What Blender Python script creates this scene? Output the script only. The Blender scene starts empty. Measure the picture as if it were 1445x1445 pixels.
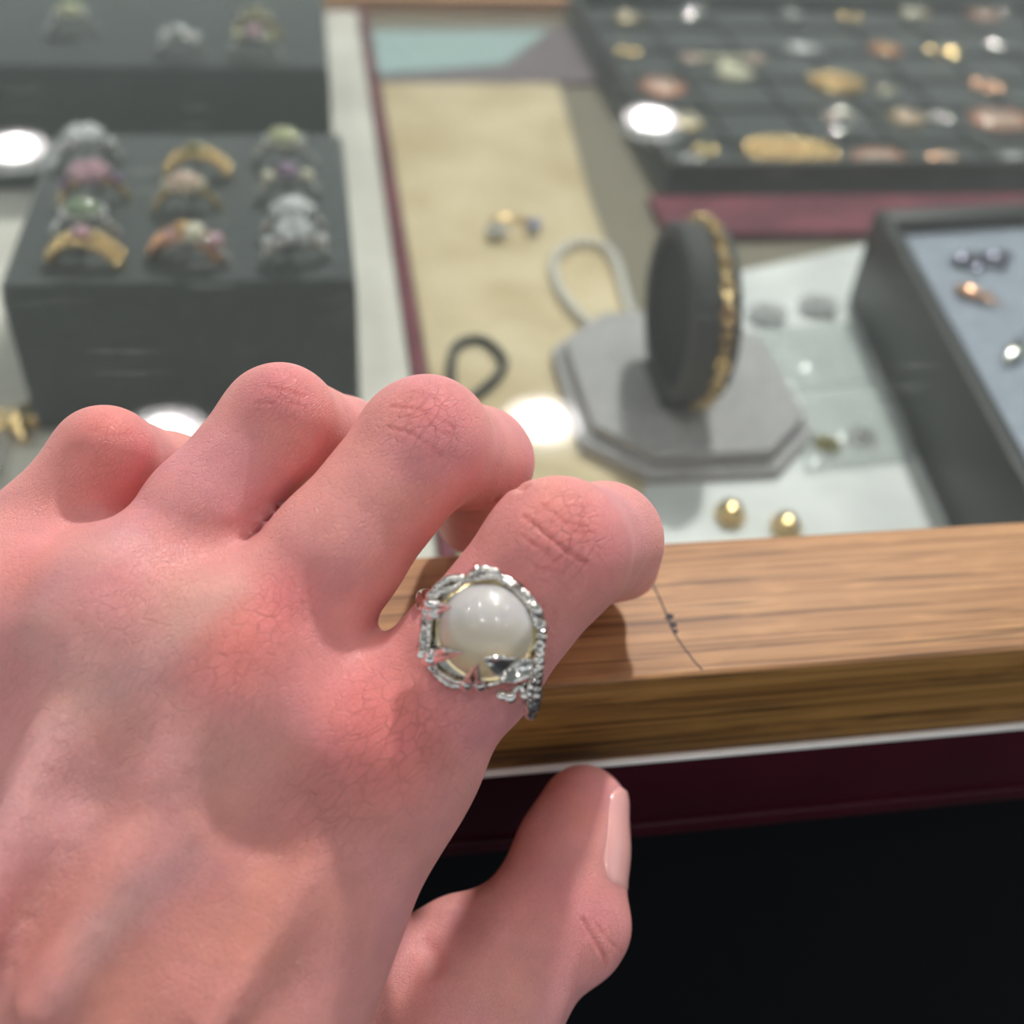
import bpy, bmesh, math, random
import numpy as np
from mathutils import Vector, Matrix

# ------------------------------------------------------------------ camera (units below are millimetres, z = 0 is the counter top)
MM = 0.001
F_PX = 1573.0                      # focal length in pixels for a 1445 px frame
CAM = np.array([0.0, 0.0, 146.0])
_y = np.array([-323, 1428, -F_PX]); _y /= np.linalg.norm(_y)
_x = np.array([9978, 532, -F_PX]); _x -= _y * (_x @ _y); _x /= np.linalg.norm(_x)
_z = np.cross(_x, _y)
RW = np.array([_x, _y, _z])        # camera -> world

def ray(px, py): return RW @ np.array([(px - 722.5) / F_PX, (722.5 - py) / F_PX, -1.0])
def U(px, py, d): return CAM + ray(px, py) * d                 # point at a depth along the lens axis
def Zp(px, py, z):                                             # point on a horizontal plane
    r = ray(px, py); return CAM + r * ((z - CAM[2]) / r[2])
def Yp(px, py, y):
    r = ray(px, py); return CAM + r * (y / r[1])

sc = bpy.context.scene
cam_d = bpy.data.cameras.new('camera'); cam = bpy.data.objects.new('camera', cam_d)
sc.collection.objects.link(cam); sc.camera = cam
cam_d.sensor_width = 36.0; cam_d.lens = 36.0 * F_PX / 1445.0
cam_d.clip_start = 0.005; cam_d.clip_end = 50
M4 = Matrix([list(RW[0]) + [0], list(RW[1]) + [0], list(RW[2]) + [0.146], [0, 0, 0, 1]])
cam.matrix_world = M4
cam_d.dof.use_dof = True; cam_d.dof.focus_distance = 0.161; cam_d.dof.aperture_fstop = cam_d.lens / 3.3

# world: dim neutral shop interior light
w = bpy.data.worlds.new('world'); sc.world = w; w.use_nodes = True
w.node_tree.nodes['Background'].inputs[0].default_value = (0.86, 0.90, 0.92, 1)
w.node_tree.nodes['Background'].inputs[1].default_value = 0.75
sc.view_settings.view_transform = 'Standard'; sc.view_settings.look = 'None'
sc.view_settings.exposure = 0.22; sc.view_settings.gamma = 1.0
sc.view_settings.use_curve_mapping = False
sc.cycles.use_denoising = True
LAMP = 60.0       # radiance of the lamp cores
CEIL = 1600.0
KEY_E = 30.0

# ------------------------------------------------------------------ helpers
C = sc.collection
rng = random.Random(7)

def link(o, parent=None):
    C.objects.link(o)
    if parent is not None: o.parent = parent
    return o

class MB:
    """collects shapes in millimetres, world or local"""
    def __init__(s): s.v = []; s.f = []; s.m = []
    def add(s, V, Fc, mi=0):
        b = len(s.v)
        s.v += [tuple(map(float, p)) for p in V]
        s.f += [tuple(int(i) + b for i in f) for f in Fc]; s.m += [mi] * len(Fc)
    def box(s, x0, x1, y0, y1, z0, z1, mi=0):
        V = [(x, y, z) for z in (z0, z1) for y in (y0, y1) for x in (x0, x1)]
        s.add(V, [(0, 2, 3, 1), (4, 5, 7, 6), (0, 1, 5, 4), (2, 6, 7, 3), (0, 4, 6, 2), (1, 3, 7, 5)], mi)
    def prism(s, poly, z0, z1, mi=0):
        n = len(poly)
        a = sum(poly[i][0] * poly[(i + 1) % n][1] - poly[(i + 1) % n][0] * poly[i][1] for i in range(n))
        if a < 0: poly = poly[::-1]
        V = [(p[0], p[1], z0) for p in poly] + [(p[0], p[1], z1) for p in poly]
        s.add(V, [tuple(range(n))[::-1], tuple(range(n, 2 * n))] + [(i, (i + 1) % n, (i + 1) % n + n, i + n) for i in range(n)], mi)
    def tube(s, P, r, seg=10, mi=0, closed=False, flat=1.0, up=None):
        P = [np.array(p, float) for p in P]; n = len(P)
        r = list(r) if hasattr(r, '__len__') else [r] * n
        rows = []; prev = None
        for i in range(n):
            a = P[(i - 1) % n] if (closed or i > 0) else P[i]
            b = P[(i + 1) % n] if (closed or i < n - 1) else P[i]
            t = b - a; t /= (np.linalg.norm(t) + 1e-9)
            if prev is None:
                u = np.array(up, float) if up is not None else (np.array([0, 0, 1.0]) if abs(t[2]) < .9 else np.array([1.0, 0, 0]))
            else: u = prev
            if up is not None: u = np.array(up, float)
            u = u - t * (u @ t); u /= (np.linalg.norm(u) + 1e-9); prev = u
            v = np.cross(t, u)
            rows.append([P[i] + r[i] * (flat * math.sin(2 * math.pi * k / seg) * u + math.cos(2 * math.pi * k / seg) * v) for k in range(seg)])
        V = [p for row in rows for p in row]; Fc = []
        for i in range(n if closed else n - 1):
            j = (i + 1) % n
            for k in range(seg):
                l = (k + 1) % seg
                Fc.append((i * seg + k, i * seg + l, j * seg + l, j * seg + k))
        if not closed:
            Fc.append(tuple(range(seg))[::-1]); Fc.append(tuple((n - 1) * seg + k for k in range(seg)))
        s.add(V, Fc, mi)
    def ell(s, c, R, nu=12, nv=8, mi=0, M=None, zmin=-1.0):
        c = np.array(c, float); V = []; Fc = []
        R = R if hasattr(R, '__len__') else (R, R, R)
        t0 = math.asin(zmin)
        for j in range(nv + 1):
            th = t0 + (math.pi / 2 - t0) * j / nv
            for i in range(nu):
                p = np.array([R[0] * math.cos(th) * math.cos(2 * math.pi * i / nu), R[1] * math.cos(th) * math.sin(2 * math.pi * i / nu), R[2] * math.sin(th)])
                V.append(c + (p if M is None else M @ p))
        for j in range(nv):
            for i in range(nu):
                k = (i + 1) % nu
                Fc.append((j * nu + i, j * nu + k, (j + 1) * nu + k, (j + 1) * nu + i))
        s.add(V, Fc, mi)
    def build(s, name, mats, parent=None, smooth=True, bevel=0, loc=None, sub=0, weld=True):
        me = bpy.data.meshes.new(name)
        me.from_pydata([(a * MM, b * MM, c * MM) for a, b, c in s.v], [], s.f)
        mats = mats if isinstance(mats, (list, tuple)) else [mats]
        for m in mats: me.materials.append(m)
        me.polygons.foreach_set('material_index', s.m)
        if smooth: me.polygons.foreach_set('use_smooth', [True] * len(me.polygons))
        if weld or bevel:
            bm = bmesh.new(); bm.from_mesh(me)
            bmesh.ops.remove_doubles(bm, verts=bm.verts, dist=1e-6)
            if bevel:
                bmesh.ops.bevel(bm, geom=[e for e in bm.edges if len(e.link_faces) == 2 and e.calc_face_angle(0) > .5],
                                offset=bevel * MM, segments=3, affect='EDGES', profile=.5)
            bm.normal_update(); bm.to_mesh(me); bm.free()
        if bevel or not smooth:
            pass
        o = bpy.data.objects.new(name, me); link(o, parent)
        if smooth:
            try: me.set_sharp_from_angle(angle=math.radians(50))
            except Exception: pass
        if loc is not None: o.location = [q * MM for q in loc]
        return o

def tag(o, label=None, cat=None, group=None, kind=None):
    if label: o['label'] = label
    if cat: o['category'] = cat
    if group: o['group'] = group
    if kind: o['kind'] = kind
    return o
def empty(name, loc=(0, 0, 0), rz=0.0, label=None, cat=None, group=None):
    o = bpy.data.objects.new(name, None); o.empty_display_size = .01; link(o)
    o.location = [q * MM for q in loc]; o.rotation_euler = (0, 0, rz)
    return tag(o, label, cat, group)

# ------------------------------------------------------------------ materials
def mat(name, col=(.5, .5, .5), rough=.5, metal=0.0, **kw):
    m = bpy.data.materials.new(name); m.use_nodes = True
    b = m.node_tree.nodes['Principled BSDF']
    b.inputs['Base Color'].default_value = (*col, 1); b.inputs['Roughness'].default_value = rough
    b.inputs['Metallic'].default_value = metal
    for k, v in kw.items(): b.inputs[k.replace('_', ' ')].default_value = v
    return m
def nd(m, typ, **kw):
    n = m.node_tree.nodes.new(typ)
    for k, v in kw.items():
        if k.startswith('i_'):
            key = k[2:]; key = int(key) if key.isdigit() else key.replace('_', ' ')
            n.inputs[key].default_value = v
        else: setattr(n, k, v)
    return n
def lk(m, a, b): m.node_tree.links.new(a, b)
def noise_col(m, c1, c2, scale, detail=4, stretch=(1, 1, 1), bump=0, bdist=.0003, lo=.35, hi=.65, rot=(0, 0, 0)):
    b = m.node_tree.nodes['Principled BSDF']
    tc = nd(m, 'ShaderNodeTexCoord'); mp = nd(m, 'ShaderNodeMapping', i_Scale=stretch, i_Rotation=rot)
    no = nd(m, 'ShaderNodeTexNoise', i_Scale=scale, i_Detail=detail)
    rp = nd(m, 'ShaderNodeValToRGB'); rp.color_ramp.elements[0].position = lo; rp.color_ramp.elements[1].position = hi
    rp.color_ramp.elements[0].color = (*c1, 1); rp.color_ramp.elements[1].color = (*c2, 1)
    lk(m, tc.outputs['Object'], mp.inputs[0]); lk(m, mp.outputs[0], no.inputs[0]); lk(m, no.outputs[0], rp.inputs[0])
    lk(m, rp.outputs[0], b.inputs['Base Color'])
    if bump:
        bp = nd(m, 'ShaderNodeBump', i_Strength=bump, i_Distance=bdist); lk(m, no.outputs[0], bp.inputs['Height']); lk(m, bp.outputs[0], b.inputs['Normal'])
    return m

def s2l(r, g, b):
    f = lambda c: (c / 255 / 12.92) if c / 255 <= .04045 else ((c / 255 + .055) / 1.055) ** 2.4
    return (f(r), f(g), f(b))

silver = mat('silver', (.80, .78, .76), .2, 1.0)
noise_col(silver, (.25, .22, .20), (.80, .77, .73), 700, 3, bump=.5, bdist=.00025, lo=.32, hi=.5)
silver_smooth = mat('polished_silver', (.86, .84, .82), .09, 1.0)
gold = mat('gold', (.83, .58, .25), .2, 1.0); noise_col(gold, (.80, .56, .26), (.98, .76, .42), 500, 3, bump=.4)
rose_gold = mat('rose_gold', (.83, .47, .30), .25, 1.0)
copper = mat('copper_rose', s2l(206, 138, 108), .4, .6)
velvet = mat('black_velvet', s2l(58, 62, 62), .9); velvet.node_tree.nodes['Principled BSDF'].inputs['Sheen Weight'].default_value = .3
noise_col(velvet, s2l(58, 64, 66), s2l(76, 83, 85), 400, 4, bump=.2)
vinyl = mat('dark_vinyl', s2l(40, 42, 43), .45); noise_col(vinyl, s2l(36, 38, 39), s2l(46, 48, 49), 300, 4, bump=.2)
greypad = mat('grey_suede', s2l(178, 175, 178), .8); noise_col(greypad, s2l(172, 169, 172), s2l(184, 181, 184), 250, 4, bump=.2)
bluegrey = mat('blue_grey_lining', s2l(122, 130, 145), .8); noise_col(bluegrey, s2l(150, 158, 175), s2l(166, 174, 190), 200, 4, bump=.2)
cloth_beige = mat('beige_linen', s2l(216, 196, 158), .9)
noise_col(cloth_beige, s2l(203, 182, 145), s2l(226, 209, 176), 25, 6, bump=.25, bdist=.001)
white_board = mat('white_board', s2l(226, 222, 212), .6); noise_col(white_board, s2l(214, 210, 202), s2l(232, 228, 220), 20, 4)
paper = mat('white_paper', s2l(228, 230, 230), .6); noise_col(paper, s2l(214, 217, 218), s2l(238, 240, 240), 30, 5, bump=.15, bdist=.001)
burg = mat('burgundy_lacquer', s2l(56, 6, 22), .4, 0, Specular_IOR_Level=.25); noise_col(burg, s2l(50, 3, 18), s2l(62, 5, 24), 30, 3)
burg_v = mat('burgundy_velvet', s2l(128, 52, 70), .8); noise_col(burg_v, s2l(98, 36, 54), s2l(134, 62, 80), 30, 4, bump=.3, bdist=.001)
black_panel = mat('black_panel', s2l(7, 8, 12), .7, 0, Specular_IOR_Level=.15)
steel = mat('steel_strip', (.95, .93, .91), .35, .1)
pearl = mat('pearl', (.86, .84, .80), .2, 0.0, Coat_Weight=.6)
cord_m = mat('black_cord', s2l(46, 50, 50), .6)
gemc = {}
def gem(name, col, rough=.06):
    if name not in gemc:
        gemc[name] = mat('gem_' + name, col, rough, 0.0, Transmission_Weight=.12, Coat_Weight=1.0, IOR=1.6)
    return gemc[name]
G = dict(white=(.85, .86, .88), pink=(.66, .38, .46), purple=(.30, .18, .32), green=(.24, .33, .18), lime=(.60, .62, .34), amber=(.75, .42, .12),
         blue=(.18, .25, .62), grey=(.62, .64, .66), olive=(.32, .30, .12), cameo=(.80, .58, .46), darkblue=(.05, .06, .14), emerald=(.05, .3, .16), cream=(.85, .80, .62))
def GM(n): return gem(n, G[n])

# glass: a real 6 mm sheet; partly mirror by Fresnel, otherwise clear with a green tint and light dust
glass = bpy.data.materials.new('counter_glass'); glass.use_nodes = True
nt = glass.node_tree; nt.nodes.remove(nt.nodes['Principled BSDF'])
out = nt.nodes['Material Output']
tr = nd(glass, 'ShaderNodeBsdfTransparent', i_Color=(.965, .985, .975, 1)); gl = nd(glass, 'ShaderNodeBsdfGlossy', i_Roughness=.0, i_Color=(1, 1, 1, 1))
fr = nd(glass, 'ShaderNodeFresnel', i_IOR=1.5); mx = nd(glass, 'ShaderNodeMixShader'); lk(glass, fr.outputs[0], mx.inputs[0])
geo = nd(glass, 'ShaderNodeNewGeometry'); io = nd(glass, 'ShaderNodeMath', operation='MULTIPLY_ADD'); io.inputs[1].default_value = -.8333; io.inputs[2].default_value = 1.5
lk(glass, geo.outputs['Backfacing'], io.inputs[0]); lk(glass, io.outputs[0], fr.inputs[0])
lk(glass, tr.outputs[0], mx.inputs[1]); lk(glass, gl.outputs[0], mx.inputs[2])
df = nd(glass, 'ShaderNodeBsdfDiffuse', i_Color=(.8, .82, .8, 1)); mx2 = nd(glass, 'ShaderNodeMixShader')
tc = nd(glass, 'ShaderNodeTexCoord'); mp = nd(glass, 'ShaderNodeMapping', i_Scale=(40, 260, 1), i_Rotation=(0, 0, .15)); ns = nd(glass, 'ShaderNodeTexNoise', i_Scale=1.0, i_Detail=3)
lk(glass, tc.outputs['Object'], mp.inputs[0]); lk(glass, mp.outputs[0], ns.inputs[0])
mr = nd(glass, 'ShaderNodeMapRange'); mr.inputs[1].default_value = .66; mr.inputs[2].default_value = .82; mr.inputs[3].default_value = .012; mr.inputs[4].default_value = .16
lk(glass, ns.outputs[0], mr.inputs[0]); lk(glass, mr.outputs[0], mx2.inputs[0]); lk(glass, mx.outputs[0], mx2.inputs[1]); lk(glass, df.outputs[0], mx2.inputs[2])
lk(glass, mx2.outputs[0], out.inputs[0])

def wood_mat(name, dark, mid, light, blotch=.5):
    m = mat(name, mid, .55); b = m.node_tree.nodes['Principled BSDF']
    tc = nd(m, 'ShaderNodeTexCoord')
    mp = nd(m, 'ShaderNodeMapping', i_Scale=(10, 620, 620)); n1 = nd(m, 'ShaderNodeTexNoise', i_Scale=1.0, i_Detail=7, i_Roughness=.62)
    n1.inputs['Distortion'].default_value = .1
    lk(m, tc.outputs['Object'], mp.inputs[0]); lk(m, mp.outputs[0], n1.inputs[0])
    rp = nd(m, 'ShaderNodeValToRGB'); e = rp.color_ramp.elements
    e[0].position = .33; e[0].color = (*dark, 1); e[1].position = .62; e[1].color = (*light, 1)
    q = e.new(.46); q.color = (*mid, 1)
    lk(m, n1.outputs[0], rp.inputs[0])
    mp2 = nd(m, 'ShaderNodeMapping', i_Scale=(60, 260, 260)); n2 = nd(m, 'ShaderNodeTexNoise', i_Scale=1.0, i_Detail=5)
    lk(m, tc.outputs['Object'], mp2.inputs[0]); lk(m, mp2.outputs[0], n2.inputs[0])
    r2 = nd(m, 'ShaderNodeMapRange'); r2.inputs[1].default_value = .52; r2.inputs[2].default_value = .68; r2.inputs[4].default_value = blotch
    lk(m, n2.outputs[0], r2.inputs[0])
    mxr = nd(m, 'ShaderNodeMix', data_type='RGBA'); mxr.inputs[7].default_value = (*[min(1, c * 1.25) for c in light], 1)
    lk(m, r2.outputs[0], mxr.inputs[0]); lk(m, rp.outputs[0], mxr.inputs[6])
    # thin dark pores
    mp3 = nd(m, 'ShaderNodeMapping', i_Scale=(22, 1000, 1000)); n3 = nd(m, 'ShaderNodeTexNoise', i_Scale=1.0, i_Detail=2)
    lk(m, tc.outputs['Object'], mp3.inputs[0]); lk(m, mp3.outputs[0], n3.inputs[0])
    r3 = nd(m, 'ShaderNodeMapRange'); r3.inputs[1].default_value = .42; r3.inputs[2].default_value = .33; r3.inputs[4].default_value = .8
    lk(m, n3.outputs[0], r3.inputs[0])
    mx3 = nd(m, 'ShaderNodeMix', data_type='RGBA'); mx3.inputs[7].default_value = (*[c * .5 for c in dark], 1)
    lk(m, r3.outputs[0], mx3.inputs[0]); lk(m, mxr.outputs[2], mx3.inputs[6]); lk(m, mx3.outputs[2], b.inputs['Base Color'])
    bp = nd(m, 'ShaderNodeBump', i_Strength=.35, i_Distance=.0004); lk(m, n1.outputs[0], bp.inputs['Height']); lk(m, bp.outputs[0], b.inputs['Normal'])
    return m
wood_top = wood_mat('oak_top', s2l(118, 78, 44), s2l(162, 116, 74), s2l(182, 136, 90))
wood_face_shaded = wood_mat('oak_face_shaded', s2l(80, 50, 16), s2l(128, 88, 36), s2l(158, 116, 58), .45)  # same oak darkened: the front's shade is put into its colour

# ------------------------------------------------------------------ room shell and ceiling lamps
fl = MB(); fl.box(-6000, 6000, -4000, 9000, -990, -950)
fm = mat('floor_carpet', s2l(70, 72, 76), .9); noise_col(fm, s2l(60, 62, 66), s2l(84, 86, 90), 60, 4)
tag(fl.build('floor', fm, smooth=False), kind='structure')
ce = MB(); ce.box(-6000, 6000, -4000, 9000, CEIL + 25, CEIL + 60)
cm = mat('ceiling_paint', (.72, .78, .74), .9); noise_col(cm, (.70, .76, .72), (.74, .80, .76), 2, 2)
tag(ce.build('ceiling', cm, smooth=False), kind='structure')

lamp_m = bpy.data.materials.new('lamp_lens'); lamp_m.use_nodes = True
nt = lamp_m.node_tree; nt.nodes.remove(nt.nodes['Principled BSDF'])
em = nd(lamp_m, 'ShaderNodeEmission', i_Color=(1.0, .96, .92, 1), i_Strength=LAMP); lk(lamp_m, em.outputs[0], nt.nodes['Material Output'].inputs[0])
refl_m = bpy.data.materials.new('lamp_diffuser'); refl_m.use_nodes = True
nt = refl_m.node_tree; nt.nodes.remove(nt.nodes['Principled BSDF'])
em = nd(refl_m, 'ShaderNodeEmission', i_Color=(1.0, .93, .93, 1), i_Strength=LAMP * .13); lk(refl_m, em.outputs[0], nt.nodes['Material Output'].inputs[0])
trim_m = mat('white_trim', (.8, .8, .8), .5)
def downlight(x, y, label, first=[None]):
    if first[0] is None:
        t = empty('ceiling_downlight', (x, y, CEIL))
        a = MB(); a.prism([(100 * math.cos(k * math.pi / 16), 100 * math.sin(k * math.pi / 16)) for k in range(32)], 4, 8)
        a.build('diffuser', refl_m, t, smooth=False)
        a = MB(); a.prism([(52 * math.cos(k * math.pi / 16), 52 * math.sin(k * math.pi / 16)) for k in range(32)], -1, 3)
        a.build('lens', lamp_m, t, smooth=False)
        a = MB(); a.tube([(108 * math.cos(k * math.pi / 16), 108 * math.sin(k * math.pi / 16), 4) for k in range(32)], 10, 8, closed=True, up=(0, 0, 1))
        a.build('trim_ring', trim_m, t); first[0] = t
    else:
        t = first[0].copy(); C.objects.link(t); t.location = (x * MM, y * MM, CEIL * MM)
        for ch in list(first[0].children):
            c = ch.copy(); C.objects.link(c); c.parent = t
    tag(t, label, 'light', 'recessed ceiling downlights')
    return t
LL = {(543, 2286): 'round downlight mirrored in the glass between the knuckles and the octagonal stand',
      (1328, 4235): 'round downlight mirrored as a pinkish disc over the brooch tray',
      (-1048, 3974): 'round downlight mirrored at the left picture edge beside the ring box',
      (-407, 2289): 'round downlight mirrored just behind the little and ring finger knuckles'}
for x, y in [(543, 2286), (1328, 4235), (-1048, 3974), (-407, 2289),
             (-1350, 2290), (-1350, 700), (-420, 620), (540, 620), (1480, 600), (-420, -500), (540, -500), (-1350, -900), (1480, -900)]:
    downlight(x, y, LL.get((x, y), 'round recessed ceiling downlight overhead, outside the picture'))
# one ceiling spot nearer the customer side gives the crisp shadows
spt = bpy.data.lights.new('spot', 'AREA'); spt.shape = 'DISK'; spt.size = .11; spt.energy = KEY_E; spt.color = (1, .96, .92)
ob = bpy.data.objects.new('ceiling_spotlight', spt); C.objects.link(ob); ob.location = (.62, 1.35, 1.58)
ob.rotation_euler = (Vector((0.05, .15, 0)) - Vector(ob.location)).to_track_quat('-Z', 'Y').to_euler()
tag(ob, 'ceiling spotlight above the right of the counter', 'light')

# ------------------------------------------------------------------ display counter
DK = -90.0                      # deck height of the case
XL, XR = -420, 620
ctr = empty('display_counter', (0, 117, -950), label='long glass-topped jewellery counter with oak rail and burgundy fascia', cat='counter')
def part(mb, name, mt, **k):
    o = mb.build(name, mt, None, **k); o.parent = ctr; o.matrix_parent_inverse = Matrix.Translation((-0.0, -.117, .950)); return o
a = MB(); a.box(XL, XR, 117, 150.2, -23, 0)
o = part(a, 'wooden_rail', [wood_top, wood_face_shaded], bevel=.9)
for p in o.data.polygons: p.material_index = 1 if (p.normal.y < -.75) else 0
a = MB(); a.box(XL, XR, 116.3, 150, -24.2, -23.05); part(a, 'metal_strip', steel, bevel=.4)
a = MB(); a.box(XL, XR, 117.2, 150, -49, -24.7); a.box(XL, XR, 116.4, 150, -49.4, -45.2); part(a, 'fascia_band', burg, bevel=.5)
a = MB(); a.box(XL, XR, 128, 146, -950, -49.5); part(a, 'front_panel', black_panel, smooth=False)
a = MB(); a.box(XL, XR, 150.4, 760, -7.5, -1.5); part(a, 'glass_top', glass, smooth=False)
a = MB(); a.box(XL, XR, 150, 737, -110, DK - 1.2); part(a, 'case_deck', mat('case_deck', s2l(134, 126, 110), .8), smooth=False)
a = MB(); a.box(XL, XR, 738, 750, -110, DK + 8); part(a, 'back_rail', wood_mat('oak_back', s2l(170, 110, 66), s2l(200, 140, 96), s2l(214, 160, 116)), bevel=1)
a = MB(); a.box(XL, 29, 170, 736, DK - 1.1, DK); part(a, 'white_liner', white_board, smooth=False)
a = MB(); a.box(30, 34.5, 170, 736, DK - 1.1, DK + 3); part(a, 'divider_strip', burg_v, bevel=.5)
# ------------------------------------------------------------------ the hand, as a signed distance surface
# joints from the photo: pixel, depth (mm), radius (mm)
J = {}
def jt(n, px, py, d, r): J[n] = (U(px, py, d), r)
jt('I0', 540, 1070, 154, 11.2); jt('Ia', 655, 938, 152, 9.8); jt('I1', 783, 779, 150, 9.6); jt('I2', 853, 762, 168, 8.3); jt('I3', 848, 795, 197, 7.4)
jt('M0', 340, 950, 153, 11.2); jt('Ma', 470, 785, 154, 9.1); jt('M1', 597, 628, 157, 9.1); jt('M2', 676, 651, 177, 8.2); jt('M3', 670, 728, 205, 7.2)
jt('R0', 160, 892, 155, 10.6); jt('Ra', 286, 726, 159, 8.2); jt('R1', 394, 598, 162, 8.2); jt('R2', 484, 630, 181, 7.6); jt('R3', 500, 705, 208, 6.8)
jt('P0', -35, 875, 160, 10.5); jt('Pa', 56, 754, 165, 7.5); jt('P1', 148, 648, 166, 7.5); jt('P2', 240, 672, 184, 6.8); jt('P3', 262, 735, 200, 6.3)
jt('T3', 824, 1143, 192, 7.6); jt('T2b', 806, 1205, 189, 9.0); jt('T2', 784, 1292, 185, 10.6); jt('T1', 640, 1440, 176, 13.5); jt('T0', 380, 1780, 166, 17)
# wrist
jt('WI', 215, 1800, 140, 14.5); jt('WM', 90, 1830, 137, 15); jt('WR', -20, 1820, 139, 14.5); jt('WP', -160, 1780, 144, 13.5)
wr = (J['WI'][0] + J['WP'][0]) / 2
fdir = wr - (J['I0'][0] + J['P0'][0]) / 2; fdir /= np.linalg.norm(fdir)
fdir = fdir * .9 + np.array([-.15, -.3, -.25]); fdir /= np.linalg.norm(fdir)
side = J['WI'][0] - J['WP'][0]; side /= np.linalg.norm(side)
J['F1'] = (wr + fdir * 45 + side * 9, 22); J['F2'] = (wr + fdir * 45 - side * 9, 21)
J['F3'] = (wr + fdir * 130 + side * 12, 27); J['F4'] = (wr + fdir * 130 - side * 12, 26)
chains = [['Ia', 'I1', 'I2', 'I3'], ['Ma', 'M1', 'M2', 'M3'], ['Ra', 'R1', 'R2', 'R3'], ['Pa', 'P1', 'P2', 'P3']]
roots = ['I0', 'M0', 'R0', 'P0']
palm = [('WI', 'I0'), ('WM', 'M0'), ('WR', 'R0'), ('WP', 'P0'), ('I0', 'M0'), ('M0', 'R0'), ('R0', 'P0'), ('WI', 'F1'), ('WP', 'F2'), ('F1', 'F3'), ('F2', 'F4')]
ndir = CAM - (J['I0'][0] + J['P0'][0] + wr) / 3; ndir /= np.linalg.norm(ndir)      # roughly the dorsal normal

DN = ndir
def rcone(p, A, B):
    a, r1 = A; b, r2 = B
    a = a.astype(np.float32); b = b.astype(np.float32)
    ba = b - a; l2 = float(ba @ ba); rr = r1 - r2; a2 = l2 - rr * rr; il2 = 1 / l2
    pa = p - a; y = pa @ ba; z = y - l2
    t = pa * l2 - y[:, None] * ba; x2 = np.einsum('ij,ij->i', t, t)
    y2 = y * y * l2; z2 = z * z * l2
    k = np.sign(rr) * rr * rr * x2
    d = (np.sqrt(np.maximum(x2 * a2 * il2, 0)) + y * rr) * il2 - r1
    c1 = np.sign(z) * a2 * z2 > k
    c2 = (np.sign(y) * a2 * y2 < k) & ~c1
    d = np.where(c1, np.sqrt(x2 + z2) * il2 - r2, d)
    d = np.where(c2, np.sqrt(x2 + y2) * il2 - r1, d)
    return d
def smin(a, b, k):
    h = np.maximum(k - np.abs(a - b), 0) / k
    return np.minimum(a, b) - h * h * k * .25
BL = []        # extra bumps on the back of the hand: (point, radius, smooth)
def sdf(p):
    p = p.astype(np.float32)
    d = None
    for a, b in palm:
        q = rcone(p, J[a], J[b]); d = q if d is None else smin(d, q, 9.0)
    # palm mass under the metacarpals
    q = rcone(p, PM[0], PM[1]); d = smin(d, q, 14.0)
    q = rcone(p, PM[2], PM[3]); d = smin(d, q, 12.0)
    for a, b, k in EXTRA:
        d = smin(d, rcone(p, a, b), k)
    # thumb
    th = rcone(p, J['T3'], J['T2b']); th = smin(th, rcone(p, J['T2b'], J['T2']), 3.5); th = smin(th, rcone(p, J['T2'], J['T1']), 4)
    th = smin(th, rcone(p, J['T1'], J['T0']), 8)
    for a, b, k in TEX: th = smin(th, rcone(p, a, b), k)
    d = smin(d, th, 5.0)
    fs = None
    for ch, rt in zip(chains, roots):
        f = rcone(p, (J[rt][0] - DN * 1.5, J[ch[0]][1] + (2.0 if rt == 'M0' else .9)), J[ch[0]])
        f = smin(f, rcone(p, J[ch[0]], J[ch[1]]), 3)
        f = smin(f, rcone(p, J[ch[1]], J[ch[2]]), 2.2)
        f = smin(f, rcone(p, J[ch[2]], J[ch[3]]), 2.6)
        for a, b, k in FEX[rt]: f = smin(f, rcone(p, a, b), k)
        fs = f if fs is None else smin(fs, f, 1.5)
    return smin(d, fs, 4.5)
def sp(px, py, d, r): return (U(px, py, d), r)
PM = [sp(430, 1250, 172, 16), sp(230, 1700, 165, 20), sp(60, 1110, 165, 10), sp(0, 1650, 166, 17)]
EXTRA = [  # knuckle heads and tendons on the back
    (sp(95, 815, 164, 7.5), sp(150, 830, 163, 7.5), 8),
    (sp(540, 1040, 148.5, 8.5), sp(552, 1062, 149, 8), 7), (sp(350, 905, 149, 8.6), sp(335, 950, 148.5, 8), 7), (sp(172, 858, 151, 8), sp(150, 890, 151, 7.5), 7),
    (sp(-20, 850, 156, 7.5), sp(-40, 880, 156, 7), 7),
    (sp(335, 950, 144.5, 3.0), sp(60, 1420, 130.5, 3.0), 5), (sp(160, 880, 147.5, 2.8), sp(-60, 1350, 131, 2.8), 5),
    (sp(530, 1080, 146.5, 3.0), sp(300, 1440, 132, 2.6), 5)]
TEX = [(sp(834, 1312, 183, 5.7), sp(826, 1325, 182, 5.7), 4), (sp(640, 1330, 184, 6.5), sp(560, 1400, 178, 8), 6)]
FEX = {'I0': [(sp(803, 748, 148.5, 4.9), sp(812, 755, 149.5, 4.9), 4), (sp(898, 770, 181, 4.2), sp(893, 805, 190, 4), 4)], 'M0': [(sp(613, 594, 155.5, 4.6), sp(622, 600, 156, 4.6), 4)],
       'R0': [(sp(402, 570, 158, 4.2), sp(410, 576, 158.5, 4.2), 4)], 'P0': [(sp(158, 624, 161, 4), sp(166, 628, 161.5, 4), 4)]}

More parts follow.
